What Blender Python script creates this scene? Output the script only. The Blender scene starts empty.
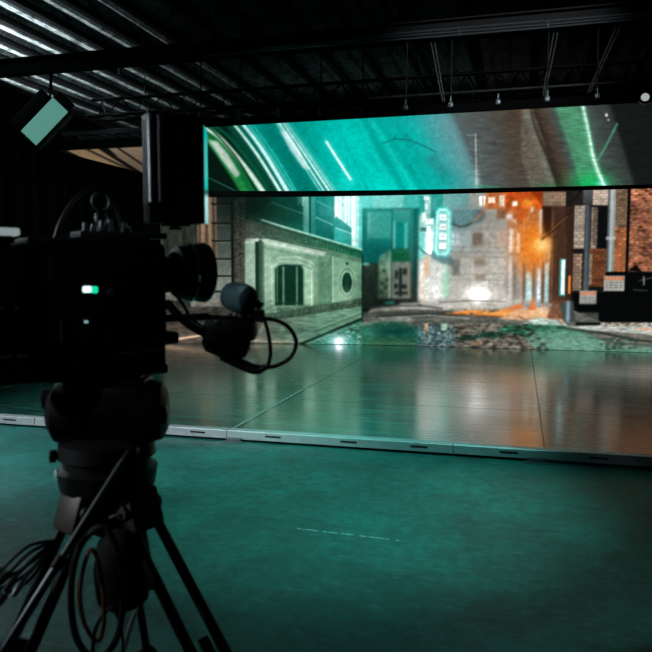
import bpy, bmesh, math, random
import numpy as np
from mathutils import Vector, Matrix
PI = math.pi
R = math.radians
random.seed(7)
rng = np.random.default_rng(11)
scene = bpy.context.scene
COL = scene.collection

# ------------------------------------------------------------------ camera
cam = bpy.data.cameras.new('camera')
cam.sensor_width = 36.0
cam.lens = 711.0 / 652.0 * 36.0
cam.clip_start = 0.05
cam.dof.use_dof = True
cam.dof.focus_distance = 12.5
cam.dof.aperture_fstop = 4.5
camo = bpy.data.objects.new('camera', cam)
COL.objects.link(camo)
camo.location = (0, 0, 1.6)
camo.rotation_euler = (R(90 - 4.5835), 0, R(15.2154))
scene.camera = camo

# ------------------------------------------------------------------ world, exposure
w = bpy.data.worlds.new('studio_dark')
scene.world = w
w.use_nodes = True
w.node_tree.nodes['Background'].inputs[0].default_value = (0.55, 0.8, 0.8, 1)
w.node_tree.nodes['Background'].inputs[1].default_value = 0.0015
vs = scene.view_settings
vs.view_transform = 'Standard'
vs.look = 'None'
vs.exposure = 0.0
vs.gamma = 1.0
vs.use_curve_mapping = False
LED_GAIN = 1.0
ROOF_FILL_W = 6500.0
EDGE_FILL_W = 1000.0

# ------------------------------------------------------------------ helpers
def lin(c):
    c = np.asarray(c, dtype=float)
    return np.where(c <= 0.04045, c / 12.92, ((c + 0.055) / 1.055) ** 2.4)

def mat(name, rgb, rough=0.6, metal=0.0, noise=0.0, scale=20.0, bump=0.0, spec=0.5, rvar=0.0):
    m = bpy.data.materials.new(name)
    m.use_nodes = True
    nt = m.node_tree
    b = nt.nodes['Principled BSDF']
    c = lin(np.array(rgb) / 255.0)
    b.inputs['Base Color'].default_value = (*c, 1)
    b.inputs['Roughness'].default_value = rough
    b.inputs['Metallic'].default_value = metal
    b.inputs['Specular IOR Level'].default_value = spec
    if noise or bump or rvar:
        tc = nt.nodes.new('ShaderNodeTexCoord')
        n = nt.nodes.new('ShaderNodeTexNoise')
        n.inputs['Scale'].default_value = scale
        n.inputs['Detail'].default_value = 5
        nt.links.new(tc.outputs['Object'], n.inputs['Vector'])
        if noise:
            mx = nt.nodes.new('ShaderNodeMixRGB')
            mx.inputs[1].default_value = (*(c * (1 - noise)), 1)
            mx.inputs[2].default_value = (*np.minimum(c * (1 + noise), 1), 1)
            nt.links.new(n.outputs['Fac'], mx.inputs[0])
            nt.links.new(mx.outputs[0], b.inputs['Base Color'])
        if bump:
            bp = nt.nodes.new('ShaderNodeBump')
            bp.inputs['Strength'].default_value = bump
            bp.inputs['Distance'].default_value = 0.01
            nt.links.new(n.outputs['Fac'], bp.inputs['Height'])
            nt.links.new(bp.outputs[0], b.inputs['Normal'])
        if rvar:
            mr = nt.nodes.new('ShaderNodeMapRange')
            mr.inputs[3].default_value = max(rough - rvar, 0.02)
            mr.inputs[4].default_value = min(rough + rvar, 1)
            nt.links.new(n.outputs['Fac'], mr.inputs[0])
            nt.links.new(mr.outputs[0], b.inputs['Roughness'])
    return m

def emit(name, rgb, s):
    m = bpy.data.materials.new(name)
    m.use_nodes = True
    b = m.node_tree.nodes['Principled BSDF']
    b.inputs['Base Color'].default_value = (0.02, 0.02, 0.02, 1)
    b.inputs['Emission Color'].default_value = (*lin(np.array(rgb) / 255.0), 1)
    b.inputs['Emission Strength'].default_value = s
    return m

def obj(name, bm, m, parent=None, smooth=True):
    me = bpy.data.meshes.new(name)
    bmesh.ops.recalc_face_normals(bm, faces=bm.faces)
    bm.to_mesh(me)
    bm.free()
    if m:
        me.materials.append(m)
    if smooth:
        me.polygons.foreach_set('use_smooth', [True] * len(me.polygons))
        try:
            me.set_sharp_from_angle(angle=R(38))
        except Exception:
            pass
    o = bpy.data.objects.new(name, me)
    COL.objects.link(o)
    if parent:
        o.parent = parent
    return o

def tag(o, label, cat, group=None):
    o['label'] = label
    o['category'] = cat
    if group:
        o['group'] = group
    return o

def thing(name, label, cat, loc=(0, 0, 0), rz=0.0, group=None):
    o = bpy.data.objects.new(name, None)
    o.empty_display_size = 0.1
    COL.objects.link(o)
    o.location = loc
    o.rotation_euler = (0, 0, rz)
    return tag(o, label, cat, group)

def struct(o):
    o['kind'] = 'structure'
    return o

def box(bm, x0, x1, y0, y1, z0, z1, bev=0.0, mtx=None, seg=2):
    g = bmesh.ops.create_cube(bm, size=1.0)
    vsx = g['verts']
    for v in vsx:
        v.co = Vector(((x0 + x1) / 2 + v.co.x * (x1 - x0), (y0 + y1) / 2 + v.co.y * (y1 - y0), (z0 + z1) / 2 + v.co.z * (z1 - z0)))
    es = list({e for v in vsx for e in v.link_edges})
    if bev:
        r = bmesh.ops.bevel(bm, geom=es, offset=bev, segments=seg, affect='EDGES', profile=0.5)
        vsx = list({v for f in r['faces'] for v in f.verts} | {v for v in vsx if v.is_valid})
    if mtx is not None:
        for v in vsx:
            v.co = mtx @ v.co
    return vsx

def frame_of(d):
    d = Vector(d).normalized()
    a = Vector((0, 0, 1)) if abs(d.z) < 0.9 else Vector((1, 0, 0))
    x = d.cross(a).normalized()
    return d, x, d.cross(x).normalized()

def tube(bm, pts, r, n=12, closed=False, cap=True):
    pts = [Vector(p) for p in pts]
    rs = r if isinstance(r, (list, tuple)) else [r] * len(pts)
    rings = []
    k = len(pts)
    px = None
    for i, p in enumerate(pts):
        if closed:
            t = pts[(i + 1) % k] - pts[i - 1]
        else:
            t = pts[min(i + 1, k - 1)] - pts[max(i - 1, 0)]
        t.normalize()
        if px is None:
            _, x, _ = frame_of(t)
        else:
            x = (px - t * px.dot(t)).normalized()
        px = x
        y = t.cross(x)
        rings.append([bm.verts.new(p + x * math.cos(2 * PI * j / n) * rs[i] + y * math.sin(2 * PI * j / n) * rs[i]) for j in range(n)])
    for i in range(k if closed else k - 1):
        a, b = rings[i], rings[(i + 1) % k]
        for j in range(n):
            bm.faces.new((a[j], a[(j + 1) % n], b[(j + 1) % n], b[j]))
    if cap and not closed:
        bm.faces.new(rings[0][::-1])
        bm.faces.new(rings[-1])

def spline(pts, n=8, closed=False):
    P = [Vector(p) for p in pts]
    k = len(P)
    out = []
    for i in range(k if closed else k - 1):
        if closed:
            a, b, c, d = P[i - 1], P[i], P[(i + 1) % k], P[(i + 2) % k]
        else:
            a, b, c, d = P[max(i - 1, 0)], P[i], P[i + 1], P[min(i + 2, k - 1)]
        for j in range(n):
            t = j / n
            out.append(0.5 * ((2 * b) + (c - a) * t + (2 * a - 5 * b + 4 * c - d) * t * t + (3 * b - a - 3 * c + d) * t ** 3))
    if not closed:
        out.append(P[-1])
    return out

def lathe(bm, prof, origin=(0, 0, 0), axis=(0, 0, 1), n=32, closed=False):
    """prof: list of (distance along axis, radius)"""
    d, x, y = frame_of(axis)
    o = Vector(origin)
    rings = []
    for h, r in prof:
        if r < 1e-5:
            rings.append([bm.verts.new(o + d * h)])
        else:
            rings.append([bm.verts.new(o + d * h + x * math.cos(2 * PI * j / n) * r + y * math.sin(2 * PI * j / n) * r) for j in range(n)])
    pr = list(zip(rings, rings[1:])) + ([(rings[-1], rings[0])] if closed else [])
    for a, b in pr:
        for j in range(n):
            q = (j + 1) % n
            if len(a) == 1 and len(b) == 1:
                continue
            if len(a) == 1:
                bm.faces.new((a[0], b[q], b[j]))
            elif len(b) == 1:
                bm.faces.new((a[j], a[q], b[0]))
            else:
                bm.faces.new((a[j], a[q], b[q], b[j]))
    if not closed:
        if len(rings[0]) > 1:
            bm.faces.new(rings[0][::-1])
        if len(rings[-1]) > 1:
            bm.faces.new(rings[-1])

def NB():
    return bmesh.new()

def one(name, fn, m, parent=None, smooth=True):
    bm = NB()
    fn(bm)
    return obj(name, bm, m, parent, smooth)

# ------------------------------------------------------------------ materials
M_black = mat('black_plastic', (12, 12, 13), 0.5, noise=0.2, bump=0.05, scale=60, spec=0.25)
M_black_metal = mat('black_anodised_metal', (16, 17, 18), 0.38, 0.5, noise=0.2, scale=40)
M_rubber = mat('black_rubber', (9, 9, 10), 0.8, noise=0.2, spec=0.2)
M_satin = mat('satin_grey_metal', (150, 155, 160), 0.32, 0.9, noise=0.1, scale=30)
M_carbon = mat('grey_tube', (120, 125, 130), 0.28, 0.8, noise=0.15, scale=30)
M_brownm = mat('worn_bronze_grey_casting', (64, 59, 54), 0.5, 0.2, noise=0.3, scale=30)
M_pale = mat('pale_grey_plastic', (170, 185, 188), 0.5, noise=0.1)
M_cable = mat('black_cable', (12, 12, 13), 0.5, noise=0.1)
M_orange_lit = mat('orange_lit_cable', (120, 66, 36), 0.5, noise=0.2)  # orange light on the cable is put into its colour
M_mirror = mat('polished_aluminium', (225, 230, 232), 0.12, 1.0, noise=0.03)
M_paint = mat('black_wall_paint', (11, 12, 12), 0.85, noise=0.3, scale=3, bump=0.1)
M_drape = mat('black_velour', (7, 7, 8), 0.95, noise=0.2, scale=30, spec=0.1)
M_steel = mat('black_painted_steel', (15, 16, 17), 0.5, 0.2, noise=0.4, scale=8, bump=0.1)
M_joist = mat('grey_primer_steel', (34, 36, 37), 0.5, 0.3, noise=0.3, scale=8)
M_galv = mat('galvanised_steel', (130, 136, 138), 0.35, 0.85, noise=0.25, scale=25)
M_grip = mat('blue_grey_soft_cover', (120, 160, 168), 0.55, noise=0.3, scale=40, bump=0.15)

# ------------------------------------------------------------------ the room
def studio_floor_mat():
    m = mat('dark_painted_concrete', (62, 68, 68), 0.5)
    nt = m.node_tree
    N, L = nt.nodes, nt.links
    b = N['Principled BSDF']
    tc = N.new('ShaderNodeTexCoord')
    n1 = N.new('ShaderNodeTexNoise'); n1.inputs['Scale'].default_value = 1.3; n1.inputs['Detail'].default_value = 12; n1.inputs['Roughness'].default_value = 0.72
    n2 = N.new('ShaderNodeTexNoise'); n2.inputs['Scale'].default_value = 60; n2.inputs['Detail'].default_value = 4
    L.new(tc.outputs['Object'], n1.inputs['Vector']); L.new(tc.outputs['Object'], n2.inputs['Vector'])
    cr = N.new('ShaderNodeValToRGB')
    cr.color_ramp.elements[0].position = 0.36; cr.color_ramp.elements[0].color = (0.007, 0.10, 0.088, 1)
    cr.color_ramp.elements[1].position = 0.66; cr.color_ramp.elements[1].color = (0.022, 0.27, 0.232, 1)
    L.new(n1.outputs['Fac'], cr.inputs[0])
    # fine pale scratches: thin bands of a stretched noise, masked by a broad noise
    mp = N.new('ShaderNodeMapping'); mp.inputs['Scale'].default_value = (0.8, 14, 1); mp.inputs['Rotation'].default_value = (0, 0, R(12))
    L.new(tc.outputs['Object'], mp.inputs[0])
    n3 = N.new('ShaderNodeTexNoise'); n3.inputs['Scale'].default_value = 7; n3.inputs['Detail'].default_value = 3
    L.new(mp.outputs[0], n3.inputs['Vector'])
    r3 = N.new('ShaderNodeMapRange'); r3.inputs[1].default_value = 0.63; r3.inputs[2].default_value = 0.69
    L.new(n3.outputs['Fac'], r3.inputs[0])
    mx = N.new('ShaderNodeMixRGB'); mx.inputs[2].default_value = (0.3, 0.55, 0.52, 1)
    mul = N.new('ShaderNodeMath'); mul.operation = 'MULTIPLY'; mul.inputs[1].default_value = 0.45
    L.new(r3.outputs[0], mul.inputs[0]); L.new(mul.outputs[0], mx.inputs[0]); L.new(cr.outputs[0], mx.inputs[1])
    n4 = N.new('ShaderNodeTexNoise'); n4.inputs['Scale'].default_value = 13; n4.inputs['Detail'].default_value = 12; n4.inputs['Roughness'].default_value = 0.75
    L.new(tc.outputs['Object'], n4.inputs['Vector'])
    r4 = N.new('ShaderNodeMapRange'); r4.inputs[1].default_value = 0.36; r4.inputs[2].default_value = 0.64; r4.inputs[3].default_value = 0.6; r4.inputs[4].default_value = 1.15
    L.new(n4.outputs['Fac'], r4.inputs[0])
    # one long broken scrape across the paint
    mq = N.new('ShaderNodeMapping'); mq.vector_type = 'TEXTURE'; mq.inputs['Location'].default_value = (-1.277, 4.088, 0); mq.inputs['Rotation'].default_value = (0, 0, R(-2.5))
    L.new(tc.outputs['Object'], mq.inputs[0])
    sq = N.new('ShaderNodeSeparateXYZ'); L.new(mq.outputs[0], sq.inputs[0])
    def cmp(src, op, v):
        q = N.new('ShaderNodeMath'); q.operation = op; q.inputs[1].default_value = v; L.new(src, q.inputs[0]); return q.outputs[0]
    ab = N.new('ShaderNodeMath'); ab.operation = 'ABSOLUTE'; L.new(sq.outputs[1], ab.inputs[0])
    n5 = N.new('ShaderNodeTexNoise'); n5.inputs['Scale'].default_value = 18; L.new(mq.outputs[0], n5.inputs['Vector'])
    acc = cmp(ab.outputs[0], 'LESS_THAN', .006)
    for t_ in (cmp(sq.outputs[0], 'GREATER_THAN', -.02), cmp(sq.outputs[0], 'LESS_THAN', .62), cmp(n5.outputs['Fac'], 'GREATER_THAN', .47)):
        q = N.new('ShaderNodeMath'); q.operation = 'MULTIPLY'; L.new(acc, q.inputs[0]); L.new(t_, q.inputs[1]); acc = q.outputs[0]
    mz = N.new('ShaderNodeMixRGB'); mz.inputs[2].default_value = (0.55, 0.8, 0.78, 1); L.new(acc, mz.inputs[0]); L.new(mx.outputs[0], mz.inputs[1]); mx = mz
    m3 = N.new('ShaderNodeMixRGB'); m3.blend_type = 'MULTIPLY'; m3.inputs[0].default_value = 1.0
    L.new(mx.outputs[0], m3.inputs[1]); L.new(r4.outputs[0], m3.inputs[2])
    L.new(m3.outputs[0], b.inputs['Base Color'])
    rr = N.new('ShaderNodeMapRange'); rr.inputs[3].default_value = 0.42; rr.inputs[4].default_value = 0.62
    L.new(n1.outputs['Fac'], rr.inputs[0]); L.new(rr.outputs[0], b.inputs['Roughness'])
    b.inputs['Specular IOR Level'].default_value = 0.55
    bp = N.new('ShaderNodeBump'); bp.inputs['Strength'].default_value = 0.25; bp.inputs['Distance'].default_value = 0.004
    L.new(n2.outputs['Fac'], bp.inputs['Height']); L.new(bp.outputs[0], b.inputs['Normal'])
    return m

M_floor = studio_floor_mat()
XL, XR, YN, YF, ZR = -11.5, 6.5, -4.0, 17.5, 5.05
struct(one('floor', lambda bm: box(bm, XL, XR, YN, YF, -0.2, 0), M_floor, smooth=False))
struct(one('wall_left', lambda bm: box(bm, XL - .2, XL, YN, YF, -0.2, ZR), M_paint, smooth=False))
struct(one('wall_right', lambda bm: box(bm, XR, XR + .2, YN, YF, -0.2, ZR), M_paint, smooth=False))
struct(one('wall_back', lambda bm: box(bm, XL - .2, XR + .2, YF, YF + .2, -0.2, ZR), M_paint, smooth=False))
struct(one('wall_front', lambda bm: box(bm, XL - .2, XR + .2, YN - .2, YN, -0.2, ZR), M_paint, smooth=False))

def roof_mat():
    m = mat('weathered_metal_deck', (150, 156, 158), 0.6)
    nt = m.node_tree; N, L = nt.nodes, nt.links
    b = N['Principled BSDF']
    tc = N.new('ShaderNodeTexCoord')
    mp = N.new('ShaderNodeMapping'); mp.inputs['Scale'].default_value = (2.2, 1.1, 1)
    L.new(tc.outputs['Object'], mp.inputs[0])
    n1 = N.new('ShaderNodeTexNoise'); n1.inputs['Scale'].default_value = 4.5; n1.inputs['Detail'].default_value = 9; n1.inputs['Roughness'].default_value = 0.75
    L.new(mp.outputs[0], n1.inputs['Vector'])
    cr = N.new('ShaderNodeValToRGB')
    cr.color_ramp.elements[0].position = 0.36; cr.color_ramp.elements[0].color = (0.02, 0.022, 0.022, 1)
    cr.color_ramp.elements[1].position = 0.58; cr.color_ramp.elements[1].color = (0.42, 0.46, 0.46, 1)
    L.new(n1.outputs['Fac'], cr.inputs[0]); L.new(cr.outputs[0], b.inputs['Base Color'])
    bp = N.new('ShaderNodeBump'); bp.inputs['Strength'].default_value = 0.6; bp.inputs['Distance'].default_value = 0.02
    L.new(n1.outputs['Fac'], bp.inputs['Height']); L.new(bp.outputs[0], b.inputs['Normal'])
    return m

def roof(bm):
    # ribbed steel deck, ribs running front to back
    xs = []
    x = XL
    while x < XR:
        xs += [(x, ZR - 0.06), (x + .11, ZR - 0.06), (x + .14, ZR), (x + .28, ZR)]
        x += 0.31
    xs.append((x, ZR - .06))
    a = [bm.verts.new((p, YN, z)) for p, z in xs]
    b = [bm.verts.new((p, YF, z)) for p, z in xs]
    c = [bm.verts.new((p, YN, ZR + .08)) for p, z in xs]
    d = [bm.verts.new((p, YF, ZR + .08)) for p, z in xs]
    for i in range(len(xs) - 1):
        bm.faces.new((a[i], a[i + 1], b[i + 1], b[i]))
        bm.faces.new((c[i], c[i + 1], d[i + 1], d[i]))
struct(one('ceiling', roof, roof_mat(), smooth=False))

# ------------------------------------------------------------------ stage platform
def deck_mat():
    m = mat('dark_varnished_plywood', (60, 58, 54), 0.3)
    nt = m.node_tree; N, L = nt.nodes, nt.links
    b = N['Principled BSDF']
    tc = N.new('ShaderNodeTexCoord')
    sp = N.new('ShaderNodeSeparateXYZ'); L.new(tc.outputs['Object'], sp.inputs[0])
    def seam(axis, period, off, width):
        a = N.new('ShaderNodeMath'); a.operation = 'ADD'; a.inputs[1].default_value = off
        L.new(sp.outputs[axis], a.inputs[0])
        f = N.new('ShaderNodeMath'); f.operation = 'PINGPONG'; f.inputs[1].default_value = period / 2
        L.new(a.outputs[0], f.inputs[0])
        c = N.new('ShaderNodeMath'); c.operation = 'LESS_THAN'; c.inputs[1].default_value = width
        L.new(f.outputs[0], c.inputs[0])
        return c
    sx = seam(0, 2.78, -0.23 + 27.8, 0.010)
    sy = seam(1, 1.83, -7.75 + 18.3, 0.009)
    mx = N.new('ShaderNodeMath'); mx.operation = 'MAXIMUM'
    L.new(sx.outputs[0], mx.inputs[0]); L.new(sy.outputs[0], mx.inputs[1])
    mp = N.new('ShaderNodeMapping'); mp.inputs['Scale'].default_value = (0.5, 5.0, 1)
    L.new(tc.outputs['Object'], mp.inputs[0])
    n1 = N.new('ShaderNodeTexNoise'); n1.inputs['Scale'].default_value = 3; n1.inputs['Detail'].default_value = 8; n1.inputs['Roughness'].default_value = 0.65
    L.new(mp.outputs[0], n1.inputs['Vector'])
    n2 = N.new('ShaderNodeTexNoise'); n2.inputs['Scale'].default_value = 1.1; n2.inputs['Detail'].default_value = 6
    L.new(tc.outputs['Object'], n2.inputs['Vector'])
    cr = N.new('ShaderNodeValToRGB')
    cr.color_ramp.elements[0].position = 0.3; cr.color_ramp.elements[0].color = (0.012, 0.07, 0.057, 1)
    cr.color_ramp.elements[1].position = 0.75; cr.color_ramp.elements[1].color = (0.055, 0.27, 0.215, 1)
    L.new(n1.outputs['Fac'], cr.inputs[0])
    c2 = N.new('ShaderNodeMixRGB'); c2.inputs[2].default_value = (0.004, 0.004, 0.004, 1)
    L.new(mx.outputs[0], c2.inputs[0]); L.new(cr.outputs[0], c2.inputs[1]); L.new(c2.outputs[0], b.inputs['Base Color'])
    ad = N.new('ShaderNodeMath'); ad.operation = 'ADD'
    L.new(n1.outputs['Fac'], ad.inputs[0]); L.new(n2.outputs['Fac'], ad.inputs[1])
    rr = N.new('ShaderNodeMapRange'); rr.inputs[1].default_value = 0.7; rr.inputs[2].default_value = 1.3; rr.inputs[3].default_value = 0.13; rr.inputs[4].default_value = 0.36
    L.new(ad.outputs[0], rr.inputs[0])
    r2 = N.new('ShaderNodeMath'); r2.operation = 'MAXIMUM'; L.new(rr.outputs[0], r2.inputs[0]); L.new(mx.outputs[0], r2.inputs[1])
    L.new(r2.outputs[0], b.inputs['Roughness'])
    b.inputs['Specular IOR Level'].default_value = 1.0
    b.inputs['Coat Weight'].default_value = 0.7; b.inputs['Coat Roughness'].default_value = 0.16
    bp = N.new('ShaderNodeBump'); bp.inputs['Strength'].default_value = 0.12; bp.inputs['Distance'].default_value = 0.004
    L.new(n1.outputs['Fac'], bp.inputs['Height']); L.new(bp.outputs[0], b.inputs['Normal'])
    return m

def wall_y(x):
    return 13.8 - 0.032 * (min(x, -1.5) + 1.5) ** 2

stage = thing('stage_platform', 'low wide stage platform with dark glossy boarded deck and metal front edge', 'stage', (-1.3, 6.06, 0))
def deck(bm):
    box(bm, -8.6, 5.6, 6.10, 15.2, 0.05, 0.10)
    for y in (6.4, 8.5, 10.6, 12.7, 14.8):
        box(bm, -8.5, 5.5, y - .04, y + .04, 0.0, 0.05)
dk = one('deck', deck, deck_mat(), None, smooth=False)
dk.parent = stage
dk.matrix_parent_inverse = Matrix.Translation((1.3, -6.06, 0))
def sp_(o):
    o.parent = stage
    o.matrix_parent_inverse = Matrix.Translation((1.3, -6.06, 0))
    return o
M_rail = mat('brushed_aluminium_edge', (196, 202, 206), 0.42, 0.35, noise=0.2, scale=14, bump=0.1)
M_slot = mat('dark_slot', (8, 8, 8), 0.8)
M_foot = mat('grey_foot_plate', (110, 116, 120), 0.5, 0.4, noise=0.2)
joints = [-8.6, -6.79, -4.7, -2.61, -0.52, 1.57, 3.66, 5.6]
for a, c in zip(joints, joints[1:]):
    def rail(bm, a=a, c=c):
        # extruded edge profile with a lip on top
        prof = [(6.055, 0.026), (6.06, 0.095), (6.066, 0.103), (6.155, 0.103), (6.155, 0.1005), (6.098, 0.1005), (6.098, 0.026)]
        A = [bm.verts.new((a + .004, y, z)) for y, z in prof]
        B = [bm.verts.new((c - .004, y, z)) for y, z in prof]
        for i in range(len(prof)):
            j = (i + 1) % len(prof)
            bm.faces.new((A[i], A[j], B[j], B[i]))
        bm.faces.new(A[::-1]); bm.faces.new(B)
    rl = sp_(one('edge_rail', rail, M_rail, smooth=False))
    for q in (0.22, 0.56, 0.86):
        x = a + (c - a) * q
        sl = one('slot', lambda bm: box(bm, x - .075, x + .075, 6.052, 6.062, 0.060, 0.074, 0.003), M_slot)
        sl.parent = rl
def foot(bm, x):
    box(bm, x - .10, x + .10, 5.99, 6.09, 0.0, 0.008, .002)
    box(bm, x - .07, x + .07, 6.03, 6.056, 0.006, 0.04, .002)
for x in (-5.3, -2.53, 0.17, 2.9):
    sp_(one('foot_plate', lambda bm: foot(bm, x), M_foot))
# a thin strip of pale tape along a deck joint
M_tape = mat('pale_tape', (150, 160, 156), 0.5, noise=0.3, scale=30)
tp = one('floor_tape', lambda bm: box(bm, -2.60, -2.575, 6.13, 9.0, 0.1, 0.1012), M_tape, smooth=False)
tag(tp, 'thin pale tape strip running back over the deck left of its middle', 'tape')

# ------------------------------------------------------------------ artwork shown by the LED screens
class Art:
    """A small software painter. Coordinates are the artwork's own units."""
    def __init__(s, x0, y0, x1, y1, S=3):
        s.x0, s.y0, s.S = x0, y0, S
        s.w, s.h = int((x1 - x0) * S), int((y1 - y0) * S)
        s.a = np.zeros((s.h, s.w, 3))
        s.X, s.Y = np.meshgrid(x0 + (np.arange(s.w) + .5) / S, y0 + (np.arange(s.h) + .5) / S)
    def _bb(s, xa, ya, xb, yb):
        S = s.S
        i0 = max(int((ya - s.y0) * S) - 1, 0); i1 = min(int((yb - s.y0) * S) + 2, s.h)
        j0 = max(int((xa - s.x0) * S) - 1, 0); j1 = min(int((xb - s.x0) * S) + 2, s.w)
        return i0, max(i1, i0), j0, max(j1, j0)
    def mask(s, pts):
        xs = [p[0] for p in pts]; ys = [p[1] for p in pts]
        bb = s._bb(min(xs), min(ys), max(xs), max(ys))
        X = s.X[bb[0]:bb[1], bb[2]:bb[3]]; Y = s.Y[bb[0]:bb[1], bb[2]:bb[3]]
        m = np.zeros(X.shape, bool)
        for i in range(len(pts)):
            (xa, ya), (xb, yb) = pts[i], pts[i - 1]
            if ya == yb:
                continue
            m ^= ((Y >= ya) != (Y >= yb)) & (X < (xb - xa) * (Y - ya) / (yb - ya) + xa)
        return bb, m, X, Y
    def poly(s, pts, c, a=1.0, c2=None, ax='y', noise=0.0, gr=(1, 1), rg=None):
        bb, m, X, Y = s.mask(pts)
        if m.size == 0:
            return
        c = np.array(c) / 255.
        if c2 is not None:
            V = Y if ax == 'y' else X
            k = 1 if ax == 'y' else 0
            lo, hi = rg or (min(p[k] for p in pts), max(p[k] for p in pts))
            t = np.clip((V - lo) / max(hi - lo, 1e-6), 0, 1)[..., None]
            c = c * (1 - t) + np.array(c2) / 255. * t
        else:
            c = np.broadcast_to(c, X.shape + (3,))
        if noise:
            c = np.clip(c * (1 + noise * s.grain(X.shape, gr)[..., None]), 0, 1)
        A = s.a[bb[0]:bb[1], bb[2]:bb[3]]
        mm = (m * a)[..., None]
        A[:] = A * (1 - mm) + c * mm
    def grain(s, shape, gr):
        gx, gy = gr
        h = int(shape[0] / (gy * s.S)) + 3; w_ = int(shape[1] / (gx * s.S)) + 3
        g = rng.standard_normal((h, w_))
        yy = np.arange(shape[0]) / (gy * s.S); xx = np.arange(shape[1]) / (gx * s.S)
        i = yy.astype(int); j = xx.astype(int)
        fy = (yy - i)[:, None]; fx = (xx - j)[None]
        g00 = g[i][:, j]; g10 = g[i + 1][:, j]; g01 = g[i][:, j + 1]; g11 = g[i + 1][:, j + 1]
        return (g00 * (1 - fy) * (1 - fx) + g10 * fy * (1 - fx) + g01 * (1 - fy) * fx + g11 * fy * fx)
    def rect(s, x0, y0, x1, y1, c, a=1.0, **k):
        s.poly([(x0, y0), (x1, y0), (x1, y1), (x0, y1)], c, a, **k)
    def line(s, pts, wd, c, a=1.0, soft=0.35):
        c = np.array(c) / 255.
        for (xa, ya), (xb, yb) in zip(pts, pts[1:]):
            p = wd / 2 + soft * 3
            bb = s._bb(min(xa, xb) - p, min(ya, yb) - p, max(xa, xb) + p, max(ya, yb) + p)
            X = s.X[bb[0]:bb[1], bb[2]:bb[3]]; Y = s.Y[bb[0]:bb[1], bb[2]:bb[3]]
            dx, dy = xb - xa, yb - ya
            L2 = dx * dx + dy * dy + 1e-9
            t = np.clip(((X - xa) * dx + (Y - ya) * dy) / L2, 0, 1)
            d = np.hypot(X - xa - t * dx, Y - ya - t * dy)
            m = (np.clip((wd / 2 + soft - d) / (2 * soft), 0, 1) * a)[..., None]
            A = s.a[bb[0]:bb[1], bb[2]:bb[3]]
            A[:] = A * (1 - m) + c * m
    def ell(s, cx, cy, rx, ry, c, a=1.0, ring=0.0):
        bb = s._bb(cx - rx - 2, cy - ry - 2, cx + rx + 2, cy + ry + 2)
        X = s.X[bb[0]:bb[1], bb[2]:bb[3]]; Y = s.Y[bb[0]:bb[1], bb[2]:bb[3]]
        r = np.hypot((X - cx) / rx, (Y - cy) / ry)
        m = r < 1
        if ring:
            m &= np.hypot((X - cx) / (rx - ring), (Y - cy) / (ry - ring)) > 1
        m = (m * a)[..., None]
        A = s.a[bb[0]:bb[1], bb[2]:bb[3]]
        A[:] = A * (1 - m) + np.array(c) / 255. * m
    def glow(s, cx, cy, rx, ry, c, a=1.0, screen=True):
        g = (np.exp(-(((s.X - cx) / rx) ** 2 + ((s.Y - cy) / ry) ** 2)) * a)[..., None]
        c = np.array(c) / 255.
        if screen:
            s.a[:] = 1 - (1 - s.a) * (1 - g * c)
        else:
            s.a[:] = s.a * (1 - np.clip(g, 0, 1)) + c * np.clip(g, 0, 1)
    def shade(s, x0, y0, x1, y1, amp, gr):
        bb = s._bb(x0, y0, x1, y1)
        A = s.a[bb[0]:bb[1], bb[2]:bb[3]]
        A *= np.clip(1 + amp * s.grain(A.shape[:2], gr), 0, 3)[..., None]
    def spots(s, pts, n, c, r=(0.4, 1.2), a=(0.3, 0.9), asp=1.0):
        xs = [p[0] for p in pts]; ys = [p[1] for p in pts]
        k = 0
        while k < n:
            x = rng.uniform(min(xs), max(xs)); y = rng.uniform(min(ys), max(ys))
            ins = False
            for i in range(len(pts)):
                (xa, ya), (xb, yb) = pts[i], pts[i - 1]
                if (y >= ya) != (y >= yb) and x < (xb - xa) * (y - ya) / (yb - ya) + xa:
                    ins = not ins
            k += 1
            if ins:
                q = rng.uniform(*r)
                s.ell(x, y, q * asp, q, c, rng.uniform(*a))
    def bricks(s, x0, y0, x1, y1, ch, cw, base, dv=0.35, gap=(40, 28, 22)):
        s.rect(x0, y0, x1, y1, gap)
        y = y0; row = 0
        base = np.array(base, float)
        gap = tuple(base * .62)
        s.rect(x0, y0, x1, y1, gap)
        while y < y1:
            x = x0 - (cw / 2 if row % 2 else 0)
            while x < x1:
                k = 1 + .6 * dv * rng.standard_normal()
                t = np.clip(base * k + rng.normal(0, 3, 3), 0, 255)
                s.rect(max(x, x0), y, min(x + cw - .5, x1), min(y + ch - .4, y1), t)
                x += cw
            y += ch; row += 1
    def spoly(s, pts, c, a=1.0, soft=1.5, noise=0.0, gr=(1, 1)):
        """polygon with a soft edge"""
        xs = [p[0] for p in pts]; ys = [p[1] for p in pts]
        q = soft * 3
        i0, i1, j0, j1 = s._bb(min(xs) - q, min(ys) - q, max(xs) + q, max(ys) + q)
        if i1 <= i0 or j1 <= j0:
            return
        X = s.X[i0:i1, j0:j1]; Y = s.Y[i0:i1, j0:j1]
        m = np.zeros(X.shape, bool)
        for i in range(len(pts)):
            (xa, ya), (xb, yb) = pts[i], pts[i - 1]
            if ya == yb:
                continue
            m ^= ((Y >= ya) != (Y >= yb)) & (X < (xb - xa) * (Y - ya) / (yb - ya) + xa)
        m = m.astype(float)
        k = int(soft * s.S * 2.5) + 1
        t = np.arange(-k, k + 1); g = np.exp(-(t / (soft * s.S)) ** 2 / 2); g /= g.sum()
        for ax_ in (0, 1):
            m = np.apply_along_axis(lambda v: np.convolve(v, g, 'same') if len(v) >= len(g) else np.convolve(v, g, 'full')[k:k + len(v)], ax_, m)
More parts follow.
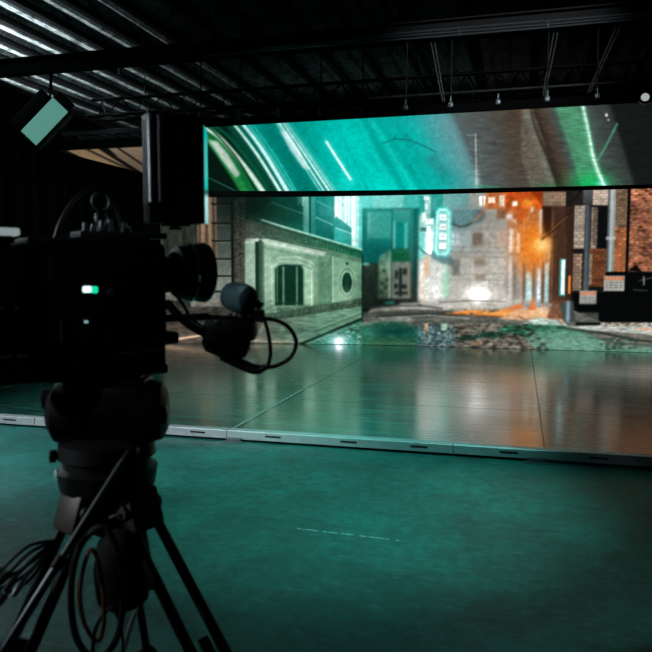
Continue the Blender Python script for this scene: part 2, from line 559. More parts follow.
        if noise:
            m = m * np.clip(1 + noise * s.grain(m.shape, gr), 0, 1.3)
        m = (np.clip(m, 0, 1) * a)[..., None]
        A = s.a[i0:i1, j0:j1]
        A[:] = A * (1 - m) + np.array(c) / 255. * m
    def arc(s, pts, w0, w1, c, a=1.0, soft=.5):
        P_ = [np.array(p, float) for p in pts]
        out = []
        for i in range(len(P_) - 1):
            p0, p1, p2, p3 = P_[max(i - 1, 0)], P_[i], P_[i + 1], P_[min(i + 2, len(P_) - 1)]
            for t in np.linspace(0, 1, 8, endpoint=False):
                out.append(.5 * ((2 * p1) + (p2 - p0) * t + (2 * p0 - 5 * p1 + 4 * p2 - p3) * t * t + (p3 - 3 * p2 + 3 * p1 - p0) * t ** 3))
        out.append(P_[-1])
        n = len(out)
        L_, R_ = [], []
        for i, p in enumerate(out):
            d = out[min(i + 1, n - 1)] - out[max(i - 1, 0)]
            d = np.array([-d[1], d[0]]) / (np.hypot(*d) + 1e-9)
            w_ = (w0 + (w1 - w0) * i / (n - 1)) / 2
            L_.append(tuple(p + d * w_)); R_.append(tuple(p - d * w_))
        s.spoly(L_ + R_[::-1], c, a, soft)
    def blur(s, r):
        k = int(r * s.S * 3) + 1
        t = np.arange(-k, k + 1); g = np.exp(-(t / (r * s.S)) ** 2 / 2); g /= g.sum()
        A = np.pad(s.a, ((k, k), (k, k), (0, 0)), 'edge')
        B = sum(g[i] * A[i:i + s.h] for i in range(2 * k + 1))
        s.a = sum(g[i] * B[:, i:i + s.w] for i in range(2 * k + 1))
    def soften(s, x0, y0, x1, y1, r, a=1.0):
        i0, i1, j0, j1 = s._bb(x0, y0, x1, y1)
        old = s.a.copy()
        s.blur(r)
        f = int(3 * s.S)
        m = np.zeros(s.a.shape[:2]); m[i0:i1, j0:j1] = 1
        g = np.ones(f) / f
        m = np.apply_along_axis(lambda v: np.convolve(v, g, 'same'), 0, m); m = np.apply_along_axis(lambda v: np.convolve(v, g, 'same'), 1, m)
        m = (m * a)[..., None]
        s.a = old * (1 - m) + s.a * m
    def sample(s, x, y):
        u = np.clip((x - s.x0) * s.S - .5, 0, s.w - 1.001); v = np.clip((y - s.y0) * s.S - .5, 0, s.h - 1.001)
        i = v.astype(int); j = u.astype(int); fy = (v - i)[:, None]; fx = (u - j)[:, None]
        a = s.a
        return a[i, j] * (1 - fy) * (1 - fx) + a[i + 1, j] * fy * (1 - fx) + a[i, j + 1] * (1 - fy) * fx + a[i + 1, j + 1] * fy * fx

def alley_art():
    A = Art(120, 182, 810, 360)
    # ---------- left: stone corner
    A.rect(120, 182, 198, 360, (40, 46, 38), noise=.2, gr=(2, 8)); A.rect(198, 182, 233, 360, (132, 108, 84), noise=.08, gr=(2, 8))
    A.rect(138, 182, 152, 300, (120, 94, 66))
    for x in range(199, 216, 7):
        A.rect(x, 182, x + 2.2, 300, (70, 56, 44), a=.8)
        A.rect(x + 3.5, 182, x + 5.5, 300, (176, 146, 118), a=.7)
    A.rect(120, 285, 236, 300, (150, 148, 138), c2=(96, 94, 86), noise=.1)
    A.poly([(190, 300), (205, 285), (212, 276), (236, 276), (236, 308), (190, 308)], (176, 176, 164), c2=(110, 110, 100), noise=.1, gr=(2, 2))
    A.rect(120, 306, 250, 326, (58, 56, 50), noise=.25, gr=(3, 1))
    A.rect(217, 182, 231.5, 291, (14, 24, 21), c2=(150, 158, 148), rg=(196, 285), noise=.06, gr=(2, 2))
    for y in (204, 223, 240.5, 258.5, 275.5, 291):
        A.rect(213, y - .9, 231.5, y + .9, (20, 22, 20))
        A.rect(217, y + 1, 231.5, y + 1.9, (170, 176, 166), a=min(1, (y - 190) / 90))
        A.line([(212, y - .6), (217, y)], 1.2, (24, 22, 20))
    A.rect(231.5, 182, 234.5, 312, (8, 22, 18))
    A.rect(234, 182, 246, 312, (34, 34, 29), c2=(92, 90, 80), noise=.25, gr=(1.5, 1.5))
    for i in range(28):
        y = 196 + i * 4.1
        A.ell(238 + .6 * (i % 2), y, 1.1, .8, (120, 116, 100), .6)
        A.ell(243, y + 2, .9, .7, (150, 150, 134), .5)
    A.rect(244.2, 182, 245.4, 312, (100, 96, 84), a=.6)
    # ---------- the pale building: parapet, wall, openings
    A.poly([(246, 182), (364, 182), (364, 252), (246, 216)], (20, 62, 46), c2=(0, 104, 92), ax='x', rg=(265, 325), noise=.05, gr=(3, 3))
    A.poly([(246, 182), (290, 182), (275, 197), (255, 214), (246, 216)], (8, 30, 24), a=.75)
    A.poly([(270, 196), (292, 196), (306, 207), (306, 215), (272, 204)], (8, 78, 70))
    A.line([(272, 202.5), (305, 214)], 1.0, (120, 216, 200), .85)
    A.rect(299, 182, 301, 203, (120, 200, 188)); A.rect(302, 182, 304, 206, (190, 240, 232), a=.9)
    A.rect(297.5, 182, 300, 205, (40, 140, 128))
    A.rect(303.5, 182, 309, 240, (150, 222, 208), c2=(50, 128, 112))
    A.rect(309, 182, 311, 240, (8, 66, 60))
    A.rect(311, 182, 315.5, 240, (70, 165, 150), c2=(24, 110, 98))
    A.rect(315.5, 182, 334, 248, (24, 136, 126), c2=(4, 82, 76), noise=.05, gr=(1, 6))
    A.line([(317, 201), (333, 209)], .9, (90, 200, 188), .9)
    A.line([(316, 217), (333, 224.5)], 1.0, (130, 226, 212), .9)
    A.rect(319, 206, 333, 216, (40, 140, 130), a=.5)
    A.rect(334.2, 182, 338.5, 224, (225, 252, 248))
    A.rect(338.5, 182, 352, 229, (150, 232, 224))
    for x, c in ((340, (250, 255, 255)), (342.8, (190, 244, 238)), (345.5, (252, 255, 255)), (348.6, (240, 252, 250)), (351, (200, 244, 240))):
        A.rect(x - .8, 182, x + .9, 229, c)
    A.poly([(334, 220), (336, 216), (352, 228), (352, 236), (334, 228)], (20, 120, 112))
    A.poly([(334, 227), (352, 235), (352, 245), (334, 240)], (40, 160, 150))
    A.line([(336, 227.5), (352, 233.5)], 1.0, (190, 250, 244))
    A.rect(351.5, 182, 355.5, 246, (235, 255, 252))
    A.rect(355.5, 182, 359, 249, (190, 244, 238))
    A.rect(359, 182, 362.5, 251, (100, 218, 206))
    fr = [(246, 218.5), (270, 222.5), (362, 249.5), (362, 262), (325, 251), (246, 238)]
    A.poly(fr, (66, 90, 72), c2=(30, 104, 70), ax='x', rg=(275, 345), noise=.15, gr=(2, 1.5))
    A.spots(fr[:2] + [(328, 240), (325, 250), (246, 236)], 110, (120, 150, 122), r=(.4, .8), a=(.2, .6), asp=1.6)
    A.spots(fr[:2] + [(328, 240), (325, 250), (246, 236)], 120, (34, 58, 44), r=(.4, .9), a=(.2, .7), asp=1.8)
    for i in range(30):
        x = 250 + i * 3.6
        y = 222 + (x - 250) * .27
        A.line([(x, y + 1), (x + .5, y + 4.2)], 1.1, (26, 50, 38), .6)
    A.spoly([(246, 216), (300, 228), (300, 246), (246, 238)], (58, 74, 60), .45, 3)
    A.line([(248, 218), (262, 219)], 1.0, (70, 120, 90), .7)
    A.line([(262, 219.4), (285, 226.6), (362, 249)], 1.5, (140, 218, 200), .95)
    A.poly([(246, 234), (325, 248), (362, 258), (362, 270), (246, 260)], (88, 126, 100))
    wall = [(245, 240), (268, 241), (325, 254), (362, 263), (362, 302), (270, 317), (245, 320)]
    A.poly(wall, (150, 184, 158), c2=(112, 152, 124), ax='x', noise=.05, gr=(3, 3))
    A.poly([(318, 252.5), (332, 256), (332, 308), (318, 310)], (86, 128, 100), a=.75, noise=.1, gr=(1, 4))
    A.poly([(334, 256), (362, 262), (362, 303), (334, 307)], (120, 168, 134), a=.7)
    A.line([(333, 256), (333, 306)], 1.5, (170, 206, 176), .8)
    A.spoly([(246, 240), (254, 236.5), (262, 236.5), (270, 240), (325, 252), (325, 256), (270, 244.5), (246, 243.5)], (204, 224, 206), .85, .9)
    A.line([(247, 236), (270, 238.5), (325, 250.5)], 1.2, (44, 68, 52), .7)
    A.line([(246, 246), (268, 247.5), (325, 259)], 1.4, (100, 140, 112), .7)
    A.poly([(246, 222), (262, 224), (262, 237), (246, 240)], (84, 88, 78), a=.85, noise=.15, gr=(2, 2))
    A.rect(246, 243, 255.5, 316, (158, 190, 166), c2=(176, 200, 178), noise=.04)
    A.rect(255.5, 241, 259, 320, (14, 42, 30)); A.rect(259, 236, 262.5, 320, (50, 74, 58)); A.rect(262.5, 241, 264.5, 320, (40, 60, 46), a=.6)
    # arched window with surround
    A.line([(272, 314), (272, 266), (280, 260.5), (300, 262), (311, 266), (312.5, 270), (312.5, 306)], 1.6, (190, 216, 192), .6, .6)
    A.line([(268, 316), (268, 262), (276, 255.5), (288, 254.5), (304, 257.5), (316, 262), (317, 306)], 1.2, (112, 148, 124), .55, .7)
    A.line([(280, 257), (296, 256), (310, 260.5), (314, 264)], 1.4, (206, 228, 206), .6, .6)
    A.poly([(275, 305), (275, 268), (279, 264.5), (288, 263.5), (300, 265), (303, 268), (303, 305)], (18, 56, 40), c2=(10, 40, 30))
    A.rect(282, 263, 284.2, 305, (78, 124, 98)); A.rect(295.5, 263, 298, 305, (96, 146, 114)); A.rect(285.5, 266, 287, 304, (8, 26, 18))
    A.line([(276, 268.5), (283, 265), (291, 265), (302, 268)], 1.2, (60, 104, 80))
    A.rect(275, 300, 298, 303, (40, 100, 74)); A.rect(303, 268, 311, 306, (146, 188, 156))
    A.rect(303, 268, 305, 306, (90, 134, 106)); A.line([(311.5, 270), (311.5, 306)], 1.2, (206, 230, 210))
    A.spots([(270, 300), (320, 300), (320, 312), (270, 316)], 50, (60, 92, 70), r=(.6, 1.6), asp=1.6)
    A.ell(347, 282, 9.5, 16.5, (104, 148, 118)); A.ell(347, 282, 9.5, 16.5, (160, 194, 168), .7, ring=1.4)
    A.ell(347, 282, 6.4, 12, (150, 186, 158), 1); A.ell(347, 282, 5, 10.3, (12, 48, 34)); A.rect(346.5, 272, 347.3, 292, (40, 80, 60), a=.6)
    A.ell(347, 263, 1.3, 1.6, (20, 54, 38)); A.ell(347, 301, 1.3, 1.2, (20, 54, 38), .8)
    A.poly([(262, 314), (362, 297.5), (362, 307), (300, 319), (268, 326)], (66, 92, 74), noise=.2, gr=(2, 1.5))
    for i in range(17):
        x = 270 + i * 5.6
        A.line([(x, 313.5 - (x - 268) * .16), (x - .4, 324 - (x - 268) * .175)], .8, (24, 48, 36), .7)
    A.line([(268, 319), (362, 302)], .8, (26, 48, 36), .6)
    # ---------- pavement
    A.rect(120, 326, 262, 360, (56, 52, 46), noise=.3, gr=(5, 1))
    A.poly([(120, 345), (120, 338), (250, 322), (262, 322), (362, 306), (362, 360), (120, 360)], (120, 112, 100), c2=(112, 156, 130), ax='x', rg=(250, 320), noise=.14, gr=(6, 1))
    A.poly([(120, 360), (120, 322), (262, 322), (246, 360)], (74, 66, 58), a=.75, noise=.25, gr=(5, 1))
    A.line([(150, 341.5), (170, 340), (192, 336.5), (212, 333.5)], 2.0, (250, 206, 168))
    for a, b, c in ((244, 262, 340.5), (270, 292, 341.5), (206, 214, 340)):
        A.line([(a, c), (b, c)], 1.4, (226, 196, 166), .8)
    A.line([(262, 333), (318, 330), (362, 313)], 1.2, (70, 104, 84), .8)
    A.poly([(290, 352), (362, 320), (364, 320), (364, 360), (290, 360)], (44, 104, 86), noise=.3, gr=(4, .8))
    A.line([(298, 345), (362, 318.5)], 2.4, (10, 34, 26)); A.line([(306, 345), (362, 322)], 1.0, (130, 190, 164), .8)
    A.line([(285, 341), (362, 311)], 1.2, (150, 206, 176), .7)
    A.spots([(305, 346), (362, 322), (362, 346)], 160, (170, 226, 206), r=(.3, .8), asp=2.5)
    # ---------- centre band above the inner picture
    A.rect(362.5, 182, 470, 209, (116, 220, 210), c2=(104, 152, 150), ax='x', rg=(372, 476), noise=.02, gr=(3, 3))
    A.rect(362.5, 182, 380, 209, (100, 218, 208)); A.rect(372, 182, 402, 209, (158, 234, 226), a=.7)
    A.rect(404, 182, 420, 209, (60, 190, 180), a=.7)
    A.rect(468, 182, 488, 209, (150, 154, 148)); A.rect(478, 196, 486, 206, (252, 244, 228)); A.rect(481.5, 196, 482.5, 206, (150, 140, 130))
    # ---------- inner picture: the alley
    A.rect(362, 208, 616, 320, (172, 168, 158))
    A.rect(362, 208, 420, 312, (30, 44, 38))
    A.rect(362, 208, 366.5, 262, (14, 96, 90)); A.rect(366, 208, 392, 262, (52, 146, 136), c2=(2, 88, 84), rg=(214, 262), noise=.05, gr=(2, 2))
    A.rect(367.5, 212, 391, 238, (84, 164, 150), a=.75, noise=.08, gr=(1.5, 1.5)); A.rect(368, 212, 370, 232, (150, 210, 196), a=.7)
    A.rect(362, 209, 418, 211, (20, 100, 94), a=.6)
    A.rect(392, 209, 410, 250, (78, 158, 148), c2=(10, 104, 98)); A.rect(393, 222, 408, 248, (10, 124, 114)); A.rect(393, 221, 395, 250, (170, 228, 216)); A.rect(404.5, 222, 407, 248, (120, 204, 190))
    A.rect(391.2, 209, 392.4, 300, (10, 58, 50)); A.rect(409, 208, 413, 300, (40, 128, 116), c2=(40, 56, 50)); A.rect(413, 208, 418.5, 300, (4, 84, 76), c2=(24, 34, 30))
    A.rect(362, 262, 379, 312, (44, 52, 46), c2=(20, 28, 24), noise=.2, gr=(2, 4)); A.line([(362, 263.5), (368, 263.5)], 2.0, (140, 230, 214))
    A.poly([(379, 256), (388, 250), (391, 250), (391, 300), (378, 302)], (136, 176, 140), c2=(60, 76, 62), noise=.15, gr=(2, 3))
    for x, y in ((382, 283), (386, 287), (381, 291), (387, 279), (384, 270)):
        A.rect(x - 1.6, y - 2, x + 1.6, y + 2, (30, 44, 34), a=.8)
    A.rect(392, 248, 409, 261, (18, 84, 44)); A.line([(393, 251), (408, 251)], 1, (70, 130, 80), .8)
    A.rect(392, 261, 409, 300, (112, 118, 110), noise=.12, gr=(1.5, 1.5))
    for x0, y0, x1, y1 in ((399, 267, 402, 296), (395, 270, 398, 278), (403, 268, 407, 274), (394, 283, 398, 288), (402, 284, 407, 288), (395, 291, 408, 294)):
        A.rect(x0, y0, x1, y1, (20, 32, 26))
    A.rect(388.5, 252, 391, 300, (170, 182, 160), a=.8); A.rect(408.5, 262, 410.5, 300, (160, 130, 104), a=.8)
    A.rect(372, 298, 420, 306, (16, 22, 19), noise=.3); A.rect(362, 304, 378, 316, (12, 20, 17)); A.line([(386, 302.5), (394, 302)], 1.8, (40, 150, 140))
    # bright strip of signs and the lit shop sign
    A.rect(418.5, 197, 436, 300, (176, 220, 212)); A.rect(419, 230, 432, 262, (200, 244, 238))
    A.rect(418.5, 196, 424, 215, (40, 160, 148)); A.rect(430, 182, 442, 218, (20, 138, 128), a=.8); A.glow(434, 216, 6, 6, (20, 80, 78), .8, screen=False)
    A.rect(423, 196, 428, 200, (236, 255, 252)); A.rect(424, 204, 427.5, 209, (236, 255, 252)); A.rect(421, 212, 425.5, 222, (246, 255, 252))
    A.rect(423, 218, 433, 224, (230, 232, 222)); A.rect(420, 227, 430, 231, (30, 60, 56), a=.8)
    A.rect(426, 226, 430.5, 256, (250, 252, 248)); A.rect(419, 232, 424, 258, (120, 226, 214)); A.rect(431, 232, 435, 256, (250, 240, 240), a=.6)
    A.line([(418, 246), (424, 252), (432, 256)], 1.6, (30, 60, 56), .8)
    A.rect(436, 209, 486, 262, (150, 190, 188), noise=.03)
    # ---------- far building
    A.rect(446, 209, 508, 300, (170, 168, 158), noise=.05, gr=(3, 1.2))
    A.poly([(448, 209), (482, 209), (482, 222), (470, 224), (448, 224)], (84, 130, 136)); A.poly([(472, 209), (484, 209), (484, 218), (472, 224)], (70, 82, 88))
    A.rect(448, 226, 471, 250, (176, 198, 202)); A.rect(451, 232, 458.5, 245, (220, 234, 236)); A.rect(451, 238, 458.5, 239.3, (110, 130, 134)); A.rect(454.4, 232, 455.6, 245, (110, 130, 134))
    for y in (228, 247, 252.5, 257, 274, 280):
        A.rect(448, y - .5, 506, y + .5, (120, 114, 104), a=.5); A.rect(448, y + .6, 506, y + 1.5, (206, 204, 194), a=.5)
    A.rect(472, 232.5, 482, 245, (112, 100, 84)); A.rect(485, 231, 487.5, 247, (196, 190, 178)); A.rect(496, 208.5, 506, 218.5, (140, 78, 46))
    A.rect(488, 232, 490, 244, (214, 212, 206), a=.7); A.rect(491, 240, 496, 246, (214, 222, 220), a=.7)
    A.ell(480, 262, 6.5, 6, (150, 140, 126)); A.ell(479.5, 262.5, 4.5, 4.2, (132, 108, 88)); A.rect(474, 264, 486, 268, (172, 166, 154)); A.rect(452, 258.5, 460, 275, (104, 110, 106)); A.rect(475, 274, 486, 280, (128, 114, 98))
    A.line([(482, 242), (495, 242)], 1.1, (120, 82, 60), .8); A.line([(488, 238), (488.5, 245)], 1.2, (110, 70, 50), .8)
    A.rect(418, 258, 448, 300, (196, 196, 186), a=.95, c2=(214, 214, 208), noise=.05, gr=(1.5, 12))
    A.poly([(432, 250), (452, 256), (453, 266), (440, 262), (431, 257)], (66, 84, 92), a=.9)
    A.rect(424.5, 254, 429, 276, (236, 176, 142)); A.rect(419, 262, 424, 300, (226, 226, 216)); A.rect(421, 275, 424, 300, (236, 190, 160), a=.6)
    A.glow(446, 284, 3.4, 17, (110, 210, 160), .75, screen=False)
    for x in (431, 436, 452, 458):
        A.rect(x, 262, x + 1.4, 300, (150, 146, 134), a=.4)
    A.glow(434, 286, 14, 9, (90, 92, 90), .7)
    # hanging cable
    cb = [(449, 222), (452, 225), (458, 226), (465, 225.6), (472, 222), (479, 215), (484, 208), (486.5, 196)]
    A.line(cb[:5], 1.5, (20, 24, 24)); A.line(cb[4:], 1.6, (196, 110, 66), .9); A.line(cb[4:6], .7, (30, 24, 22))
    A.ell(453, 220, 1.2, 2.2, (20, 26, 26))
    # ---------- orange side
    A.rect(486, 182, 541, 209, (198, 84, 26), noise=.2, gr=(3, 3)); A.rect(484, 182, 504, 209, (176, 112, 74), a=.55)
    A.rect(487, 197, 494, 203, (246, 236, 214), a=.9); A.rect(498, 195, 503.5, 206, (240, 226, 204), a=.9); A.rect(511, 201, 516, 206, (250, 244, 230)); A.rect(507, 182, 540, 201, (190, 74, 24), a=.7)
    A.glow(526, 203, 5, 4, (250, 150, 40), .7); A.poly([(532, 182), (541, 182), (541, 206), (530, 192)], (120, 40, 10), a=.7)
    A.rect(506, 209, 544, 300, (176, 104, 64), c2=(160, 150, 142), noise=.15, gr=(2, 2))
    A.rect(505, 214, 512, 218, (250, 250, 244), a=.85); A.line([(506, 216), (514, 221)], 3, (240, 238, 230), .8)
    A.poly([(514, 210), (528, 209), (524, 222), (514, 221)], (190, 78, 26), a=.8)
    A.rect(496, 230, 506, 246, (214, 170, 146), a=.8); A.rect(508.5, 229, 513.5, 252, (246, 244, 240)); A.rect(516, 232, 520.5, 252, (240, 230, 224)); A.rect(506, 229, 507.5, 300, (150, 120, 100), a=.7)
    A.rect(540, 206, 552, 238, (44, 22, 14)); A.rect(550, 206, 566, 262, (90, 60, 44), c2=(104, 64, 42), noise=.15, gr=(2, 4)); A.rect(548, 262, 572, 304, (100, 60, 42), noise=.2, gr=(2, 4)); A.rect(553, 206, 555, 300, (60, 40, 30), a=.7); A.rect(560, 206, 561.5, 258, (130, 90, 66), a=.6)
    
    A.poly([(541, 240), (562, 222), (570, 214), (572, 216), (556, 232), (541, 246)], (120, 66, 34), a=.7); A.line([(536, 241), (556, 227)], 1.6, (250, 176, 90), .8); A.line([(541, 238), (570, 209)], 1.4, (60, 30, 18), .8)
    for x in (514.5, 522.5, 530.5):
        A.rect(x, 218, x + 1.6, 262, (240, 160, 96), a=.45)
    A.rect(529.5, 206, 532.5, 212, (236, 214, 190)); A.rect(538, 209, 541, 235, (226, 204, 186)); A.rect(539.2, 209, 540, 235, (120, 60, 40), a=.5)
    A.rect(551.5, 232, 554, 253, (24, 14, 10))
    A.rect(507, 254, 548, 304, (150, 146, 142), a=.75, noise=.1, gr=(1.5, 12))
    A.glow(533, 262, 14, 8, (230, 130, 60), .5, screen=False)
    for x0, x1, y0, c in ((509, 512, 256, (230, 234, 230)), (515, 517.5, 262, (120, 126, 122)), (520, 522, 258, (190, 150, 124)), (526.5, 532, 272, (190, 232, 232)), (537.5, 541, 268, (206, 232, 236)), (545.5, 549, 262, (196, 216, 220)), (547, 550, 272, (150, 200, 200))):
        A.rect(x0, y0, x1, 303, c, a=.9)
    A.rect(523.5, 262, 526, 303, (90, 96, 92), a=.8); A.rect(533, 270, 536, 303, (110, 116, 112), a=.8); A.rect(542, 272, 545, 303, (110, 84, 66), a=.8); A.rect(548, 262, 550.5, 270, (240, 236, 226))
    A.rect(559.5, 258, 566.5, 296, (60, 150, 140)); A.rect(561, 258, 565.5, 295, (226, 248, 250)); A.rect(567, 258, 569, 290, (30, 22, 18))
    A.rect(568.5, 274, 571.5, 294, (250, 140, 54)); A.glow(570, 286, 2.5, 8, (255, 150, 50), .6)
    A.glow(530, 246, 17, 24, (236, 128, 34), .85, screen=False); A.glow(538, 246, 11, 10, (255, 170, 70), .9, screen=False); A.glow(540, 245, 6.5, 6, (255, 214, 140), .9, screen=False)
    for x, c in ((521, (190, 96, 34)), (527.5, (255, 176, 90)), (531, (180, 84, 30)), (512, (150, 86, 56)), (546, (120, 60, 30))):
        A.line([(x, 212), (x + .3, 275)], .9, c, .5)
    A.line([(541, 238), (556, 226), (570, 210)], 1.4, (50, 28, 18), .8); A.line([(530, 252), (556, 231)], 1.0, (255, 196, 120), .5)
    A.glow(536, 270, 12, 12, (200, 130, 80), .35, screen=False)
    A.glow(533, 246, 14, 20, (240, 120, 20), .6, screen=False); A.glow(540, 245, 7.5, 6.5, (255, 206, 126), .95, screen=False)
    A.spoly([(550, 206), (566, 206), (570, 300), (556, 300)], (64, 44, 34), .55, 2.5)
    A.rect(559.5, 258, 566.5, 296, (60, 150, 140)); A.rect(561, 258, 565.5, 295, (226, 248, 250)); A.rect(568.5, 274, 571.5, 294, (250, 140, 54))
    A.shade(486, 182, 572, 304, .07, (1, 3))
    # ---------- right building
    A.rect(541, 182, 572, 206, (54, 44, 38)); A.bricks(541.5, 192, 564, 206, 3.4, 7, (150, 122, 102), .12, (120, 96, 80))
    A.poly([(564, 188), (582, 188), (582, 206), (566, 240), (564, 214)], (30, 27, 25), noise=.2, gr=(3, 3)); A.poly([(581, 188), (591, 188), (591, 206), (581, 206)], (96, 98, 98), c2=(50, 52, 54))
    A.rect(572, 206, 616, 352, (20, 20, 19)); A.rect(566, 206, 573, 300, (52, 34, 26))
    A.bricks(573, 205.5, 586, 248, 3.2, 6, (168, 152, 136), .12, (110, 98, 88)); A.bricks(573, 253, 582, 290, 3.2, 6, (140, 116, 96), .2, (60, 50, 42))
    A.rect(571, 248, 592, 252, (24, 22, 20)); A.bricks(590, 206, 597, 248, 3.2, 6, (150, 130, 114), .2, (84, 72, 62)); A.poly([(592, 206), (597, 206), (597, 250), (592, 242)], (24, 24, 22), a=.35)
    A.bricks(588, 248, 606, 286, 3, 6, (112, 66, 40), .25, (50, 30, 22)); A.bricks(586, 253, 592, 284, 3, 5, (150, 128, 110), .2, (60, 50, 42))
    A.rect(596.5, 206, 606, 247.5, (12, 14, 13)); A.rect(606, 206, 608, 248, (20, 20, 18))
    A.rect(583.5, 206, 589.5, 292, (54, 62, 68), c2=(66, 76, 78)); A.rect(585, 206, 586.6, 292, (96, 108, 114), a=.7)
    A.bricks(591, 188, 607, 205.5, 2.8, 5.5, (200, 180, 164), .15, (150, 134, 122)); A.rect(589, 205, 608, 207, (18, 17, 16))
    A.bricks(613, 188, 627, 228, 2.6, 5, (122, 98, 76), .2, (80, 62, 48)); A.bricks(612, 227, 627, 276, 2.6, 5, (176, 106, 66), .2, (110, 66, 42))
    A.rect(606, 186, 613.6, 290, (158, 164, 164), c2=(110, 132, 126)); A.rect(606, 186, 607.6, 290, (70, 78, 80)); A.rect(609, 186, 611.4, 288, (196, 202, 202), a=.6); A.rect(605, 236, 614.6, 239, (200, 206, 206), a=.7)
    A.rect(606, 288, 612, 312, (26, 70, 52))
    A.bricks(628, 184, 812, 272, 2.8, 5.6, (146, 92, 66), .26, (76, 40, 26)); A.shade(628, 184, 812, 272, .16, (14, 10)); A.shade(628, 184, 812, 272, .16, (3, 1.6))
    A.spots([(628, 186), (740, 186), (740, 270), (628, 270)], 260, (214, 160, 124), r=(.5, 1.5), a=(.15, .5), asp=1.8); A.spots([(628, 186), (740, 186), (740, 270), (628, 270)], 200, (60, 30, 22), r=(.5, 1.5), a=(.3, .8), asp=2)
    A.rect(625.5, 184, 628.2, 280, (8, 8, 8))
    A.rect(606, 271, 812, 324, (6, 8, 8)); A.rect(572, 292, 606, 324, (5, 7, 7)); A.rect(606, 276, 606, 290, (5, 7, 7))
    A.poly([(628, 270), (636, 264), (642, 271)], (8, 8, 8)); A.line([(640, 280), (652, 277)], 1.2, (90, 94, 92), .7); A.line([(644, 276), (644.5, 284)], 1.2, (190, 196, 194), .8); A.line([(634, 289), (648, 290)], 1, (100, 104, 102), .6)
    A.line([(660, 300), (710, 296)], 1.2, (70, 76, 72), .6); A.rect(690, 280, 693, 322, (50, 54, 52), a=.7)
    for x0, y0, x1, y1 in ((580.5, 290, 597.5, 303.5), (604.5, 275, 625, 290.5)):
        A.rect(x0, y0, x1, y1, (168, 168, 160), noise=.04)
        A.rect(x0 + 1, y0 + 1, x1 - 1, y0 + 4.4, (206, 96, 52), a=.85)
        for i in range(5):
            u = x0 + 2 + (x1 - x0 - 4) * i / 5
            A.rect(u, y0 + 1.6, u + (x1 - x0) / 9, y0 + 3.6, (236, 200, 180), a=.6)
        for k in (7, 9.6, 12):
            if y0 + k < y1 - 1:
                for i in range(6):
                    u = x0 + 2 + (x1 - x0 - 4) * i / 6
                    A.rect(u, y0 + k - .5, u + 1.6 + (i % 2), y0 + k + .4, (90, 96, 92), a=.8)
    # ---------- street
    A.poly([(362, 318), (372, 308), (420, 302), (450, 297), (520, 298), (560, 304), (604, 322), (660, 324), (812, 326), (812, 360), (362, 360)], (168, 166, 156), c2=(108, 106, 98), rg=(298, 335), noise=.16, gr=(6, .8))
    A.rect(362, 312, 600, 360, (84, 88, 80), a=.7, noise=.25, gr=(7, .9))
    A.poly([(372, 315), (400, 311), (470, 311), (470, 315), (390, 319)], (40, 44, 40), a=.75); A.poly([(362, 322), (400, 316), (420, 319), (392, 324), (362, 326)], (176, 176, 166), a=.6, noise=.2, gr=(4, 1))
    A.rect(400, 302, 470, 309, (196, 194, 186), a=.5, noise=.1, gr=(5, 1)); A.line([(440, 300.5), (476, 301), (500, 300)], 1.2, (90, 96, 88), .7)
    A.poly([(444, 313), (470, 309.5), (512, 309), (552, 312), (548, 317), (500, 316.5)], (246, 140, 56), a=.95); A.poly([(470, 311.5), (500, 310.5), (520, 314), (500, 315)], (255, 168, 80)); A.line([(456, 314), (520, 316.5)], .9, (90, 50, 24), .7)
    A.poly([(500, 318), (520, 308), (546, 306), (558, 314), (570, 326), (540, 322)], (230, 178, 140), a=.85, noise=.12, gr=(3, 1)); A.glow(543, 312, 12, 4, (255, 150, 80), .6)
    A.poly([(524, 322), (540, 317), (560, 320), (572, 327), (530, 327)], (178, 206, 196), a=.9, noise=.1, gr=(3, 1))
    A.line([(520, 316), (534, 324)], 1, (70, 60, 50), .8); A.line([(550, 311), (566, 326)], 1.2, (120, 100, 84), .7)
    pud = [(362, 326), (378, 321.5), (402, 321), (420, 328), (424, 338), (420, 346), (362, 348)]
    A.spoly(pud, (24, 80, 62), .95, 1.6, noise=.12, gr=(5, 1)); A.glow(396, 331, 20, 4.5, (2, 58, 54), .7, screen=False); A.glow(388, 341, 24, 3, (60, 104, 70), .5, screen=False); A.line([(362, 343.3), (415, 343.6)], 1.1, (96, 140, 92), .7); A.glow(368, 333, 8, 8, (70, 160, 130), .6, screen=False)
    A.poly([(424, 326), (460, 322), (500, 322), (530, 330), (560, 350), (424, 350)], (110, 106, 94), noise=.3, gr=(4, 1))
    A.poly([(466, 337), (490, 331), (512, 332), (500, 338)], (12, 54, 38), a=.9); A.poly([(452, 338), (466, 334), (480, 339), (468, 341)], (10, 36, 28), a=.8)
    A.poly([(498, 330), (506, 325), (530, 324), (580, 326), (600, 330), (560, 338), (530, 338)], (44, 100, 74), noise=.3, gr=(4, 1))
    A.spoly([(535, 331), (570, 328), (592, 334), (604, 340), (610, 348), (640, 346), (720, 352), (720, 370), (560, 370), (528, 340)], (98, 148, 126), .95, 1.6, noise=.25, gr=(4, 1))
    A.spoly([(548, 346), (560, 338), (596, 338), (620, 350)], (130, 184, 164), .5, 2, noise=.3, gr=(3, 1))
    A.poly([(566, 326), (604, 325), (652, 326), (812, 334), (812, 342), (700, 340), (640, 333), (590, 330)], (190, 196, 186), c2=(150, 154, 144), noise=.1, gr=(6, 1))
    A.line([(560, 327), (600, 332), (640, 340), (700, 346)], 2.4, (40, 46, 42), .85); A.line([(590, 337), (620, 343), (660, 346)], 1.6, (60, 84, 70), .8); A.rect(604, 322, 812, 326, (150, 144, 132), noise=.35, gr=(2, 1))
    A.line([(640, 328), (660, 330)], 2, (230, 160, 120), .8)
